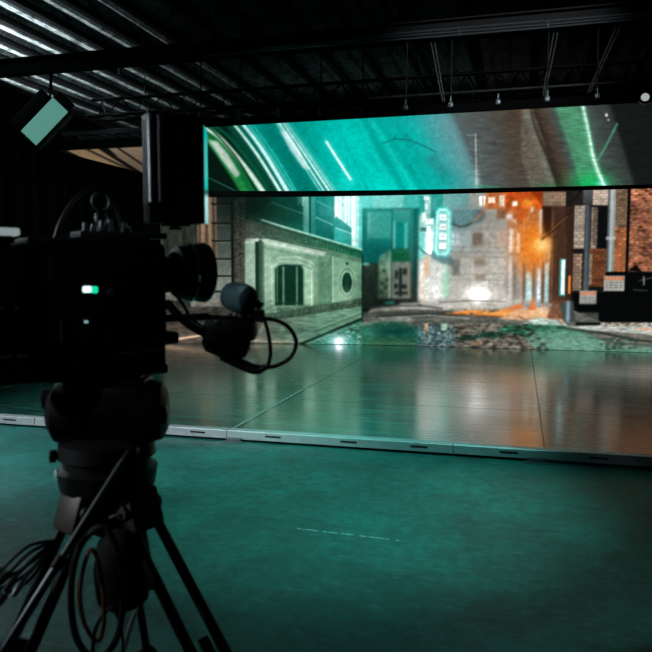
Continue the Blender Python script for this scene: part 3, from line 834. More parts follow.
    A.spots([(602, 336), (640, 340), (640, 350), (602, 350)], 90, (40, 74, 58), r=(.4, 1.2), asp=2.2)
    A.spots([(430, 324), (530, 324), (555, 350), (430, 350)], 220, (34, 32, 28), r=(.4, 1.2), a=(.3, .9), asp=2.4); A.spots([(430, 324), (530, 324), (555, 350), (430, 350)], 200, (170, 166, 152), r=(.3, .7), a=(.2, .6), asp=2.2)
    A.rect(474, 342, 484, 344.5, (214, 150, 90), a=.5)
    gl = [(418, 326), (444, 322), (456, 330), (454, 347), (420, 347)]
    A.spoly(gl, (84, 118, 122), .8, 2.5, noise=.5, gr=(1.6, 1.2)); A.spots(gl, 190, (160, 206, 214), r=(.3, .8), a=(.3, .9)); A.spots(gl, 200, (20, 40, 44), r=(.3, 1.0), a=(.3, .8), asp=1.4); A.shade(414, 322, 458, 348, .35, (1.5, 1.2)); A.rect(425, 323, 429, 331, (236, 176, 146), a=.75); A.rect(442, 323, 448, 330, (196, 236, 208), a=.8)
    A.spots([(362, 309), (500, 309), (500, 322), (362, 322)], 130, (60, 62, 56), r=(.4, .9), a=(.3, .8), asp=3)
    # small things in the street
    A.poly([(531, 308), (533.3, 293), (535.6, 308)], (250, 120, 40)); A.poly([(505, 308), (522, 303), (524, 308)], (240, 110, 40)); A.rect(529, 307.5, 537.5, 309.5, (230, 110, 50))
    A.spoly([(548, 318), (553, 303), (558, 300), (564, 304), (566, 318)], (112, 66, 46), .9, 1.0, noise=.3, gr=(1.5, 1.5)); A.poly([(560, 303), (574, 300), (577, 322), (566, 322)], (64, 72, 70)); A.rect(567.5, 300, 571, 322, (150, 180, 200), a=.8)
    
    A.rect(577, 322, 602, 325, (8, 10, 9))
    # boundary of the inner picture
    A.rect(361.6, 255, 363.2, 322, (8, 30, 24), a=.85); A.rect(608, 206, 609, 272, (40, 40, 40), a=.1)
    # light glows that belong to the scene shown
    A.glow(345, 214, 17, 20, (120, 240, 230), .42); A.glow(356, 200, 22, 14, (60, 210, 196), .4)
    A.glow(432, 238, 17, 32, (120, 235, 226), .34)
    # depth of tone in the distance
    A.spoly([(450, 209), (506, 209), (506, 248), (486, 262), (450, 256)], (112, 112, 106), .38, 4)
    A.spoly([(446, 208), (482, 208), (478, 222), (462, 232), (446, 232)], (96, 146, 150), .5, 3)
    A.rect(472.5, 233, 481.5, 244.5, (104, 92, 78), a=.8); A.spoly([(475, 259), (485, 259), (486, 266), (475, 266)], (112, 96, 80), .7, .7); A.rect(453, 259, 459.5, 273, (104, 108, 102), a=.6)
    A.rect(451.5, 233, 458, 244, (206, 222, 224), a=.8); A.line([(454.8, 233), (454.8, 244)], .8, (100, 118, 120)); A.line([(451.5, 238.5), (458, 238.5)], .8, (100, 118, 120))
    A.line([(449, 222), (458, 226), (465, 225.6), (472, 222)], 1.3, (20, 26, 26), .95); A.line([(472, 222), (479, 215), (484, 208), (486.5, 196)], 1.3, (196, 112, 70), .9)
    A.spoly([(554, 206), (568, 206), (572, 256), (572, 300), (555, 300)], (58, 38, 29), .6, 1.6); A.line([(551.5, 210), (552.5, 298)], 1.2, (140, 92, 62), .5)
    A.spoly([(541, 206), (550, 206), (550, 238), (543, 230)], (40, 22, 15), .8, 1)
    A.rect(559.8, 258, 565.6, 295, (60, 150, 140), a=.9); A.rect(561.2, 259, 565, 294, (226, 248, 250)); A.rect(568.6, 275, 571, 293, (244, 136, 54))
    A.glow(531, 246, 13, 19, (236, 120, 26), .55, screen=False); A.glow(540, 245, 7.5, 7, (255, 186, 92), .95, screen=False); A.glow(541.5, 244.5, 4.5, 4.5, (255, 222, 150), .9, screen=False)
    for x, y0, y1, c in ((510.5, 228, 250, (240, 236, 232)), (518, 234, 252, (232, 214, 200)), (528, 272, 300, (180, 226, 228)), (539, 268, 300, (206, 232, 236)), (546, 264, 296, (190, 214, 216)), (539.4, 210, 234, (226, 206, 190))):
        A.line([(x, y0), (x, y1)], 1.5, c, .85, .5)
    for x, c in ((514.5, (84, 60, 46)), (523.8, (92, 60, 40)), (534, (96, 72, 58)), (543, (66, 44, 34)), (550, (50, 34, 26))):
        A.line([(x, 262), (x, 303)], 1.3, c, .75, .4)
    A.spoly([(508, 276), (520, 276), (520, 302), (508, 302)], (124, 124, 118), .35, 1.5)
    A.poly([(531.2, 308), (533.3, 294), (535.5, 308)], (250, 120, 40), a=.9); A.spoly([(505, 308.5), (520, 304), (524, 308)], (236, 110, 40), .9, .5)
    A.line([(541, 239), (556, 227), (572, 209)], 1.5, (34, 22, 17), .9, .4); A.line([(544, 236), (566, 216)], .8, (240, 160, 90), .5, .4)
    # the sign
    for wd, c, a in ((5.5, (60, 220, 206), .5), (3.0, (120, 246, 236), .9), (1.4, (220, 255, 252), 1)):
        A.line([(437, 212), (439, 209.6), (446, 209.6), (448.4, 212), (448.4, 250), (446, 253.5), (438, 253.5), (435.6, 250), (437, 212)], wd, c, a)
    A.rect(437.5, 213, 447, 251, (176, 222, 218), a=.75)
    for i in range(4):
        y = 214.5 + i * 9.4
        c = ((240, 252, 250), (244, 226, 212), (246, 255, 254), (250, 248, 244))[i]
        A.rect(439, y, 445.8, y + 5.6, c); A.rect(440.2, y + 2.2, 444.4, y + 3.2, (110, 150, 150)); A.rect(442, y - .8, 443, y + 6, (220, 246, 242)); A.rect(438.6, y + 6.4, 446, y + 7.2, (70, 130, 130), a=.8)
    A.glow(442, 232, 9, 24, (60, 160, 156), .4)
    # the bright lamp at the end of the alley
    A.glow(479, 292, 26, 14, (110, 104, 98), .55); A.glow(478, 295, 12, 8, (250, 176, 130), .7); A.glow(479, 294, 9.5, 8, (255, 250, 244), 1.25); A.glow(503, 248, 20, 26, (70, 60, 54), .5)
    A.soften(364, 206, 420, 312, 1.0, .8); A.soften(446, 206, 512, 304, 1.1, .85); A.soften(505, 186, 552, 304, .8, .7); A.soften(362, 298, 600, 350, .8, .6)
    A.soften(418, 254, 450, 304, 1.6, .8)
    # fine lines kept crisp over the soft distance
    for y in (229, 246, 251, 256, 273, 279):
        A.line([(450, y), (504, y + .5)], .7, (126, 120, 110), .45, .3)
    for x in (456, 470, 489, 494):
        A.line([(x, 212), (x, 290)], .6, (146, 140, 130), .35, .3)
    A.line([(440, 302), (470, 300), (506, 301)], .9, (60, 66, 60), .7); A.line([(364, 306), (420, 305), (442, 308)], 2.2, (40, 44, 40), .6, .8); A.line([(372, 313), (410, 310), (452, 311)], 2.0, (54, 56, 50), .6, .8)
    A.line([(380, 318), (430, 315), (470, 318)], 1.6, (196, 196, 188), .5, .6); A.line([(420, 321), (470, 321), (520, 324)], 1.6, (70, 74, 66), .7, .7)
    A.glow(392, 222, 34, 30, (0, 150, 138), .3, screen=False); A.glow(372, 290, 16, 22, (14, 30, 22), .45, screen=False); A.glow(378, 250, 20, 10, (0, 70, 64), .5, screen=False)
    # shading of the pale building's own picture: deep eaves, lit cornice, worn foot
    A.spoly([(246, 186), (300, 186), (304, 226), (246, 214)], (12, 44, 32), .55, 3)
    A.line([(262, 219.6), (285, 226.8), (362, 249.2)], 1.1, (190, 250, 232), .9, .4); A.line([(262, 222.4), (285, 229.8), (362, 252.4)], 1.4, (20, 44, 34), .65, .5)
    A.line([(246, 238.5), (268, 239), (326, 252)], 1.0, (226, 240, 224), .8, .4); A.line([(264, 247), (326, 260)], 1.6, (112, 148, 120), .6, .7)
    A.spoly([(275, 268), (281, 264.5), (302, 264.5), (303, 303), (275, 303)], (12, 44, 32), .9, .4)
    A.rect(282.5, 266, 284.2, 302, (110, 160, 126), a=.8); A.rect(296, 266, 297.6, 302, (110, 160, 126), a=.8); A.rect(276.5, 267, 277.6, 302, (80, 130, 100), a=.8)
    A.spoly([(304, 266), (310, 268), (311, 304), (304, 304)], (166, 204, 172), .8, .5)
    A.spoly([(264, 300), (276, 306), (330, 302), (330, 309), (264, 318)], (70, 98, 76), .55, 1.5, noise=.6, gr=(2, 1.2))
    A.glow(268, 280, 6, 24, (186, 216, 190), .25); A.glow(322, 284, 6, 22, (84, 128, 98), .5, screen=False); A.glow(345, 296, 10, 8, (150, 200, 164), .3)
    # haze in the alley
    A.glow(486, 268, 34, 24, (120, 114, 106), .3); A.glow(470, 300, 60, 8, (110, 108, 100), .35); A.glow(505, 300, 14, 10, (150, 130, 116), .4)
    A.glow(300, 236, 60, 40, (20, 70, 54), .25); A.glow(226, 250, 22, 60, (10, 12, 10), .25, screen=False); A.glow(250, 205, 26, 22, (8, 22, 17), .7, screen=False); A.glow(296, 330, 60, 14, (20, 60, 46), .3, screen=False)
    A.glow(338.5, 341, 6, 5, (230, 255, 255), 1.1); A.glow(338.5, 341, 16, 7, (110, 220, 210), .7)
    A.shade(120, 182, 810, 360, .035, (1, 1)); A.shade(120, 182, 810, 360, .04, (2.5, 2)); A.shade(362, 320, 810, 360, .1, (3, 1)); A.shade(246, 240, 362, 345, .05, (5, 4))
    A.blur(.5)
    A.a = np.clip(A.a, 0, 1)
    return A

def sky_art():
    A = Art(40, 90, 860, 205)
    X, Y = A.X, A.Y
    sl_ = np.interp(X, [300, 430, 520, 800], [.68, .5, .37, .2])
    U = X - (Y - 110) * sl_
    st = [(40, 5, 16, 12), (190, 6, 20, 15), (206, 6, 44, 26), (222, 4, 70, 52), (238, 0, 140, 126), (262, 0, 132, 120), (286, 0, 150, 138), (300, 0, 168, 156), (335, 0, 200, 186), (352, 0, 182, 168), (372, 0, 186, 172), (390, 4, 168, 158), (404, 16, 176, 168), (424, 70, 160, 162), (442, 98, 152, 156), (448, 92, 134, 138), (452, 84, 96, 96), (478, 80, 84, 82), (500, 74, 68, 60), (516, 76, 60, 48), (522, 80, 66, 54), (524, 108, 104, 94), (531, 100, 98, 86), (534, 44, 34, 28), (538, 66, 54, 44), (546, 76, 68, 58), (550, 72, 76, 74), (555, 66, 84, 76), (557, 78, 138, 106), (576, 82, 150, 114), (580, 76, 96, 88), (596, 60, 68, 66), (610, 50, 56, 54), (613, 22, 26, 25), (680, 18, 22, 21), (700, 34, 40, 38), (740, 40, 46, 44), (760, 20, 24, 22), (900, 16, 18, 18)]
    for k in range(3):
        A.a[..., k] = np.interp(U, [q[0] for q in st], [q[k + 1] / 255. for q in st])
    A.blur(1.2)
    A.glow(392, 196, 40, 20, (0, 240, 220), .55, screen=False); A.glow(340, 158, 26, 22, (0, 212, 196), .45, screen=False); A.glow(345, 184, 12, 12, (20, 240, 224), .5, screen=False)
    A.glow(380, 112, 50, 10, (20, 150, 142), .5, screen=False); A.glow(300, 120, 30, 10, (0, 140, 128), .4, screen=False)
    A.glow(446, 178, 14, 8, (10, 140, 132), .5, screen=False); A.glow(432, 160, 6, 6, (36, 116, 118), .55, screen=False); A.glow(440, 168, 8, 5, (40, 116, 118), .4, screen=False)
    # warm panels over the far left
    A.rect(40, 128, 196, 205, (8, 12, 10))
    A.poly([(66, 150), (100, 148), (150, 172), (150, 176), (100, 166)], (128, 106, 80)); A.poly([(108, 148), (160, 146), (230, 205), (175, 205)], (122, 106, 86), c2=(50, 44, 38), ax='y', rg=(146, 200))
    A.line([(100, 148), (160, 186)], 3.4, (14, 12, 10)); A.line([(118, 148), (180, 190)], 1.8, (20, 18, 14)); A.line([(84, 148), (130, 170)], 2.4, (30, 26, 22), .8)
    # dark corner with green and white arcs
    A.spoly([(190, 90), (212, 90), (228, 130), (262, 200), (190, 205)], (5, 22, 16), .95, 1.5)
    A.arc([(196, 120), (214, 134), (240, 170), (258, 200)], 6, 13, (14, 112, 54), .9, 1.0)
    A.arc([(200, 131), (214, 146), (236, 178), (248, 198)], 6, 8, (34, 146, 70), .85, 1.0)
    A.spoly([(208, 140), (217, 141), (228, 154), (240, 174), (236, 178), (222, 160)], (196, 208, 196), .9, .9)
    A.spoly([(198, 142), (210, 154), (232, 184), (244, 200), (198, 204)], (5, 24, 17), .95, 1.2)
    A.arc([(202, 126), (221, 139), (246, 168), (266, 196)], 3.0, 5.5, (206, 236, 214), .95, .6)
    A.arc([(198, 122), (214, 132), (238, 160), (258, 194)], 1.2, 2.2, (3, 30, 18), .9, .5)
    A.arc([(212, 124), (230, 138), (254, 168), (272, 196)], 2.5, 4, (6, 84, 60), .9, .6)
    A.line([(203, 175), (246, 196)], .9, (60, 150, 120), .7)
    A.arc([(232, 122), (245, 138), (261.5, 161), (283, 196)], 2.0, 3.4, (214, 250, 242), .95, .5)
    A.arc([(237, 122), (250, 138), (266.5, 163), (287, 196)], 1.4, 1.8, (0, 92, 82), .9, .4)
    A.arc([(240, 121), (254, 138), (269.5, 161), (290, 196)], 2.8, 4.6, (204, 250, 244), .95, .5)
    A.arc([(246, 122), (260, 140), (276.5, 165), (296, 196)], 1.2, 1.8, (96, 222, 208), .8, .5)
    A.arc([(250, 121), (264, 140), (279.5, 163), (299, 196)], 1.2, 1.8, (60, 206, 190), .8, .5)
    A.arc([(258, 112), (276, 140), (296, 172), (310, 196)], 10, 14, (0, 116, 106), .65, 1.4)
    for dx, wa, wb, c, a_ in ((0, 1.2, 1.4, (150, 236, 226), .9), (3.6, 2.0, 1.8, (214, 246, 240), .95), (7, 1.0, 1.2, (0, 120, 110), .7), (8.6, 1.2, 2.6, (226, 250, 246), .95), (12.2, 1.0, 1.8, (190, 244, 238), .9), (15, .8, 1.6, (120, 230, 220), .8), (19, .8, 1.4, (40, 206, 192), .7)):
        A.arc([(273 + dx * .75, 118), (287.5 + dx * .87, 140), (301.5 + dx * .98, 162), (323 + dx * 1.1, 196)], wa, wb, c, a_, .45)
    A.spoly([(280, 131), (287, 131), (302, 154), (310, 170), (303, 168), (290, 150)], (208, 236, 234), .8, .8)
    A.arc([(324, 137), (338, 158), (353, 184)], 6, 6, (60, 224, 210), .35, 1.8); A.arc([(326, 141), (338, 160), (351, 180)], 2.6, 2.6, (222, 255, 250), 1, .5)
    for x0, x1, wd, c, a_ in ((352, 398, 3, (20, 214, 200), .4), (358, 408, 5, (0, 140, 132), .5), (364, 420, 1.4, (60, 220, 206), .45), (372, 428, 6, (0, 146, 138), .4), (330, 372, 1.2, (0, 150, 140), .5)):
        A.arc([(x0, 108), ((x0 + x1) / 2 - 1, 152), (x1, 198)], wd, wd * 1.3, c, a_, .9)
    A.line([(383, 143), (395, 139), (410, 140), (424, 146), (436, 152)], 1.2, (16, 92, 90), .7); A.line([(394, 139), (396, 134)], .9, (16, 92, 90), .7); A.line([(405, 140), (407, 134)], .9, (16, 92, 90), .7)
    A.line([(436, 108), (434, 140), (426, 150)], .7, (60, 120, 122), .5)
    # centre right
    A.line([(475.5, 134), (476.6, 188)], 1.3, (196, 206, 198), .75); A.line([(467, 135), (474, 135.5)], 1.1, (150, 170, 166), .6); A.line([(476, 186), (500, 187)], 1.4, (20, 150, 80), .7)
    A.glow(477, 178, 3, 12, (200, 190, 160), .3)
    A.spoly([(522, 106), (529, 106), (536, 128), (554, 190), (532, 190), (521, 158)], (120, 122, 110), .55, 1.5, noise=.4, gr=(1.5, 1.5)); A.arc([(530, 106), (536, 130), (549, 160), (560, 192)], 1.5, 4, (36, 28, 22), .85, 1.0)
    A.glow(548, 190, 13, 6, (16, 130, 64), .6, screen=False); A.glow(510, 168, 12, 22, (84, 58, 40), .3, screen=False); A.glow(524, 108, 8, 4, (110, 92, 70), .5, screen=False)
    for y in range(108, 184, 3):
        A.line([(557 + (y - 108) * .36, y), (581 + (y - 108) * .36, y - .8)], .7, (46, 96, 70), .35)
    A.glow(590, 184, 20, 12, (16, 186, 88), .85, screen=False); A.glow(582, 140, 8, 30, (70, 170, 120), .35, screen=False)
    A.arc([(582, 104), (588, 132), (594, 160), (606, 192)], 5, 6, (120, 220, 170), .7, 1.0)
    A.arc([(583, 106), (589, 134), (594, 160), (605, 188)], 2.2, 2.6, (216, 250, 230), .95, .6); A.line([(617, 124), (606, 146), (597, 161)], 2.0, (80, 160, 122), .8, .7)
    A.glow(602, 184, 6, 5, (70, 230, 210), .5)
    A.ell(606.5, 115, 1.4, 1.8, (220, 226, 220)); A.ell(608.5, 120, 1, 1.2, (180, 186, 180))
    A.shade(40, 90, 860, 205, .05, (1, 1)); A.shade(470, 90, 860, 205, .08, (6, 1.2)); A.shade(200, 90, 470, 205, .03, (3, 3))
    A.blur(.45)
    A.a = np.clip(A.a, 0, 1)
    return A

def light_out(c):
    # the screens drive their whites well above the mid tones
    m = c.min(axis=1, keepdims=True)
    return lin(c) * (1 + 1.6 * m ** 9)

def led_mat(name):
    m = bpy.data.materials.new(name)
    m.use_nodes = True
    nt = m.node_tree
    b = nt.nodes['Principled BSDF']
    b.inputs['Base Color'].default_value = (0.003, 0.003, 0.003, 1)
    b.inputs['Roughness'].default_value = 0.8
    b.inputs['Specular IOR Level'].default_value = 0.0
    at = nt.nodes.new('ShaderNodeAttribute')
    at.attribute_name = 'picture'
    nt.links.new(at.outputs['Color'], b.inputs['Emission Color'])
    b.inputs['Emission Strength'].default_value = LED_GAIN
    return m

def grid_mesh(name, V, nu, nv, keep, colors, m):
    """V: (nu*nv,3), u fastest; keep: (nu-1)*(nv-1) bool"""
    i, j = np.meshgrid(np.arange(nu - 1), np.arange(nv - 1))
    q = (i + j * nu).ravel()[keep.ravel()]
    F = np.stack([q, q + 1, q + 1 + nu, q + nu], 1)
    me = bpy.data.meshes.new(name)
    me.vertices.add(len(V)); me.vertices.foreach_set('co', V.ravel())
    me.loops.add(F.size); me.loops.foreach_set('vertex_index', F.ravel())
    me.polygons.add(len(F)); me.polygons.foreach_set('loop_start', np.arange(0, F.size, 4)); me.polygons.foreach_set('loop_total', np.full(len(F), 4))
    me.update(calc_edges=True)
    ca = me.color_attributes.new('picture', 'FLOAT_COLOR', 'POINT')
    rgba = np.ones((len(V), 4)); rgba[:, :3] = colors
    ca.data.foreach_set('color', rgba.ravel())
    me.materials.append(m)
    o = bpy.data.objects.new(name, me)
    COL.objects.link(o)
    return o

# LED wall: gently curved screen standing on the deck. The table registers the artwork: place along the wall -> artwork column, top row, bottom row
REG = np.array([(-7.4, 134.4, 197.8, 343.5), (-6.8, 166.9, 198.1, 343.3), (-6.2, 198.7, 198.2, 343.1), (-5.6, 229.9, 198.2, 343.1), (-5.0, 260.7, 198.1, 343.2), (-4.4, 291.1, 197.9, 343.4), (-3.8, 321.5, 197.6, 343.7), (-3.2, 351.8, 197.2, 344.2), (-2.6, 382.3, 196.7, 344.7), (-2.0, 413.1, 196.0, 345.4), (-1.4, 444.3, 195.2, 346.2), (-0.8, 476.3, 194.3, 347.1), (-0.2, 508.9, 193.4, 348.0), (0.4, 542.3, 192.5, 349.0), (1.0, 576.6, 191.6, 349.9), (1.6, 611.7, 190.6, 350.9), (2.2, 647.6, 189.7, 351.9), (2.8, 684.4, 188.7, 352.9), (3.4, 722.2, 187.6, 354.0), (4.0, 761.0, 186.6, 355.1), (4.6, 800.7, 185.5, 356.2)])
led_wall = thing('led_wall', 'big curved led screen wall at the back showing a green and orange city alley', 'screen', (-1.3, 13.8, 0.1))
WX0, WX1, WZ0, WZ1 = -7.15, 4.5, 0.105, 3.02
nu, nv = 900, 230
ux = np.linspace(WX0, WX1, nu)
uy = 13.8 - 0.032 * (np.minimum(ux, -1.5) + 1.5) ** 2
vz = np.linspace(WZ0, WZ1, nv)
Vx = np.tile(ux, nv); Vy = np.tile(uy, nv); Vz = np.repeat(vz, nu)
art = alley_art()
col_ = np.interp(Vx, REG[:, 0], REG[:, 1]); tp_ = np.interp(Vx, REG[:, 0], REG[:, 2]); bt_ = np.interp(Vx, REG[:, 0], REG[:, 3])
row_ = bt_ + (tp_ - bt_) * (Vz - 0.11) / (3.0 - 0.11)
cw_ = light_out(art.sample(col_, row_))
V = np.stack([Vx + 1.3, Vy - 13.8, Vz - 0.1], 1)
so = grid_mesh('screen', V, nu, nv, np.ones((nv - 1, nu - 1), bool), cw_, led_mat('led_wall_picture'))
so.parent = led_wall
def wall_back_case(bm):
    n = 24
    xs = [WX0 - .02 + (WX1 - WX0 + .04) * i / n for i in range(n + 1)]
    for za, zb, ya, yb in ((WZ0 - .003, WZ1 + .01, .008, .09),):
        r = []
        for x in xs:
            y = wall_y(x)
            r.append([bm.verts.new((x + 1.3, y + a - 13.8, z - .1)) for a, z in ((ya, za), (yb, za), (yb, zb), (ya, zb))])
        for A_, B_ in zip(r, r[1:]):
            for k in range(4):
                bm.faces.new((A_[k], A_[(k + 1) % 4], B_[(k + 1) % 4], B_[k]))
        bm.faces.new(r[0][::-1]); bm.faces.new(r[-1])
one('cabinet_back', wall_back_case, M_black_metal, led_wall, smooth=False)
def prop(bm, x):
    y = wall_y(x) + .09 - 13.8
    tube(bm, [(x + 1.3, y, 2.8), (x + 1.3, y + .9, 0.03)], .025, 8)
    tube(bm, [(x + 1.3, y, 0.03), (x + 1.3, y + .9, 0.03)], .025, 8)
for x in (-6, -4, -2, 0, 2, 4):
    one('rear_brace', lambda bm: prop(bm, x), M_steel, led_wall)

# LED ceiling: flat panels hung over the stage
LZ = 3.08
led_ceiling = thing('led_ceiling', 'overhead led screen hanging above the stage showing teal sky and streaking lights', 'screen', (-1.3, 7.0, LZ))
def ceil_far(x):
    return wall_y(x) - (.30 + .075 * (-1 - x) if x < -1 else max(.30 - .06 * (x + 1), .12))
HM = (-5079.82035, -4229.01661, 326., 595.016912, -2187.702823, 9194.789474, 2.211959, -8.132724)
def ceil_piece(name, x0, x1, yn, nu, nv):
    cx = np.linspace(x0, x1, nu)
    far = np.array([ceil_far(x) for x in cx])
    t = np.linspace(0, 1, nv)
    Cx = np.tile(cx, nv); Cy = np.repeat(t, nu) * (np.tile(far, nv) - yn) + yn
    d = HM[6] * Cx + HM[7] * Cy + 1
    px_ = (HM[0] * Cx + HM[1] * Cy + HM[2]) / d; py_ = (HM[3] * Cx + HM[4] * Cy + HM[5]) / d
    cc = light_out(sky.sample(px_, py_))
    V = np.stack([Cx + 1.3, Cy - 7.0, np.zeros(len(Cx))], 1)
    o = grid_mesh(name, V, nu, nv, np.ones((nv - 1, nu - 1), bool), cc, M_sky)
    o.parent = led_ceiling
    return o
sky = sky_art()
M_sky = led_mat('led_ceiling_picture')
ceil_piece('screen', -3.9, 3.6, 7.0, 760, 220)
ceil_piece('side_screen', -5.65, -3.902, 7.9, 160, 200)
def ceil_case(bm, x0, x1, yn):
    n = 16
    r = []
    for i in range(n + 1):
        x = x0 + (x1 - x0) * i / n
        y1 = ceil_far(x) + .01
        r.append([bm.verts.new((x + 1.3, y - 7, z)) for y, z in ((yn - .012, .006), (yn - .012, .085), (y1, .085), (y1, .006))])
    for A_, B_ in zip(r, r[1:]):
        for k in range(4):
            bm.faces.new((A_[k], A_[(k + 1) % 4], B_[(k + 1) % 4], B_[k]))
    bm.faces.new(r[0][::-1]); bm.faces.new(r[-1])
one('panel_case', lambda bm: ceil_case(bm, -3.9, 3.61, 7.0), M_drape, led_ceiling, smooth=False)
one('panel_case', lambda bm: ceil_case(bm, -5.66, -3.901, 7.9), M_black_metal, led_ceiling, smooth=False)
M_clamp = mat('pale_zinc_clamp', (84, 96, 98), 0.35, 0.4, noise=0.1)
def clamp(bm, x):
    box(bm, x - .025 + 1.3, x + .025 + 1.3, -.045, .03, .05, .10, .006)
    lathe(bm, [(0, .012), (.05, .012)], (x + 1.3, -.02, .10), (0, 0, 1), 10)
CX = [-3.27, -2.83, -2.39, -1.96, -1.53, -1.10, -0.67, -0.23, 0.21, 0.64, 1.08, 1.52, 1.95, 2.4, 2.84, 3.3]
for x in CX:
    one('rigging_clamp', lambda bm: clamp(bm, x), M_clamp, led_ceiling)
def rod(bm, x, x2=None, ztop=3.80):
    x2 = x if x2 is None else x2
    tube(bm, [(x + 1.3, 0.0, .10), (x2 + 1.3, 0.04, ztop - LZ)], .008, 8)
for x in (-3.27, -2.83, -1.96, -1.53, -1.10, -0.67, 0.21, 0.64, 1.95, 3.3):
    one('hanging_rod', lambda bm: rod(bm, x), M_steel, led_ceiling)
def strap(bm, x, x2):
    tube(bm, [(x + 1.3, .02, .12), (x2 + 1.3, 0.07, 3.80 - LZ)], .006, 8)
    tube(bm, [(x + 1.32, .02, .12), (x2 + 1.335, 0.07, 3.80 - LZ)], .006, 8)
for a, c in ((0.56, 0.80), (-.75, -.88), (0.17, 0.26)):
    one('steadying_cable', lambda bm: strap(bm, a, c), M_galv, led_ceiling)
# round lamp under the front edge, right
gl = thing('bulkhead_lamp', 'small round white lamp at the front edge of the overhead screen, far right', 'lamp', (1.03, 6.95, 3.1))
one('lamp_body', lambda bm: lathe(bm, [(-.03, .03), (.0, .05), (.035, .055), (.05, .04)], (0, 0, 0), (0, -1, .1), 20), M_black_metal, gl)
one('lens', lambda bm: lathe(bm, [(.035, .038), (.056, .034), (.07, .018), (.075, 0)], (0, 0, 0), (0, -1, .1), 20), emit('lamp_lens', (190, 200, 195), .7), gl)
one('bracket', lambda bm: box(bm, -.012, .012, -.01, .05, .03, .14, .002), M_black_metal, gl)

# ------------------------------------------------------------------ overhead steel
def ibeam(bm, a, c, hb, hw, t, axis='x'):
    """a..c along x, hb=(z0,z1), centre y = hw[0], half width = hw[1]"""
    z0, z1 = hb; yc, hw_ = hw
    prof = [(yc - hw_, z0), (yc + hw_, z0), (yc + hw_, z0 + t), (yc + t / 2, z0 + t), (yc + t / 2, z1 - t), (yc + hw_, z1 - t), (yc + hw_, z1), (yc - hw_, z1), (yc - hw_, z1 - t), (yc - t / 2, z1 - t), (yc - t / 2, z0 + t), (yc - hw_, z0 + t)]
    A_ = [bm.verts.new((a, y, z) if axis == 'x' else (y, a, z)) for y, z in prof]
    B_ = [bm.verts.new((c, y, z) if axis == 'x' else (y, c, z)) for y, z in prof]
    for i in range(12):
        bm.faces.new((A_[i], A_[(i + 1) % 12], B_[(i + 1) % 12], B_[i]))
    bm.faces.new(A_[::-1]); bm.faces.new(B_)
beam = thing('roof_beam', 'long dark steel beam crossing overhead in front of the overhead screen', 'beam', (-1.3, 7.05, 3.78))
M_beam = mat('dark_beam_paint', (9, 10, 11), 0.6, 0.0, noise=0.3, scale=6, bump=0.1, spec=0.15)
def local_shift(o, d):
    o.data.transform(Matrix.Translation(d))
    return o
bo = one('web', lambda bm: ibeam(bm, XL, XR, (3.79, 3.96), (7.05, .07), .014), M_beam, beam, smooth=False)
local_shift(bo, (1.3, -7.05, -3.78))
def conduit(bm, y, z, x0, x1, r):
    pts = [(x0 + (x1 - x0) * i / 12, y + .004 * math.sin(i * 2.1), z + .004 * math.sin(i * 1.3)) for i in range(13)]
    tube(bm, pts, r, 8)
for y, z, x0, x1, r in ((6.955, 3.795, -3.2, XR, .010), (6.955, 3.822, -2.6, XR, .009), (6.955, 3.85, -1.6, XR, .009)):
    local_shift(one('conduit', lambda bm: conduit(bm, y, z, x0, x1, r), M_carbon, beam), (1.3, -7.05, -3.78))
def clip(bm, x):
    box(bm, x - .015, x + .015, 6.95, 7.0, 3.785, 3.865, .003)
for x in (-2.3, -1.5, -.6, .2, .95):
    local_shift(one('conduit_clip', lambda bm: clip(bm, x), M_steel, beam), (1.3, -7.05, -3.78))

# open web joists under the deck
def joist_tree():
    root = thing('roof_joist', '', 'joist', (0, 0, 4.62), 0, 'open web joists under the roof deck')
    L0, L1 = YN + .1, YF - .1
    def chord(bm, z, w_=.045):
        for s in (-1, 1):
            box(bm, s * .008 if s > 0 else -w_, w_ if s > 0 else -.008, L0, L1, z, z + .008)
            box(bm, s * .014 if s > 0 else -.008, .008 if s > 0 else -.014, L0, L1, z, z + .04)
    one('top_chord', lambda bm: chord(bm, .34), M_joist, root, smooth=False)
    one('bottom_chord', lambda bm: chord(bm, 0), M_joist, root, smooth=False)
    def web(bm):
        pts = []
        y = L0; k = 0
        while y < L1:
            pts.append((0, y, .35 if k % 2 else .01)); y += .42; k += 1
        tube(bm, pts, .008, 6)
    one('web_bar', web, M_joist, root)
    return root
def copy_tree(o, parent=None):
    c = o.copy(); COL.objects.link(c)
    if parent:
        c.parent = parent
    for ch in o.children:
        copy_tree(ch, c)
    return c
j0 = joist_tree()
JX = [-1.57 + 0.86 * i for i in range(9)]
for i, x in enumerate(JX):
    o = j0 if i == 0 else copy_tree(j0)
    o.location.x = x
    o['label'] = 'long open web roof joist running front to back under the roof deck'

PX = [-11.1 + 0.62 * i for i in range(15)]
def purlin(bm):
    box(bm, -.045, .045, YN + .1, YF - .1, ZR - .155, ZR - .147)
    box(bm, -.004, .004, YN + .1, YF - .1, ZR - .147, ZR - .065)
    box(bm, -.035, .035, YN + .1, YF - .1, ZR - .07, ZR - .062)
p0 = one('roof_purlin', purlin, M_steel, None, smooth=False)
for i, x in enumerate(PX):
    o = p0 if i == 0 else p0.copy()
    if i:
        COL.objects.link(o)
    o.location = (x, 0, 0)
    tag(o, 'solid dark steel purlin running front to back under the roof deck', 'purlin', 'solid purlins under the roof deck')

# a few services hung between the joists: ducts and pipes
def pipe_thing(name, label, x, z, r, m, y0=YN + .2, y1=YF - .2, cat='pipe'):
    o = one(name, lambda bm: tube(bm, [(x, y0, z), (x, (y0 + y1) / 2, z - .01), (x, y1, z)], r, 12), m)
    return tag(o, label, cat)
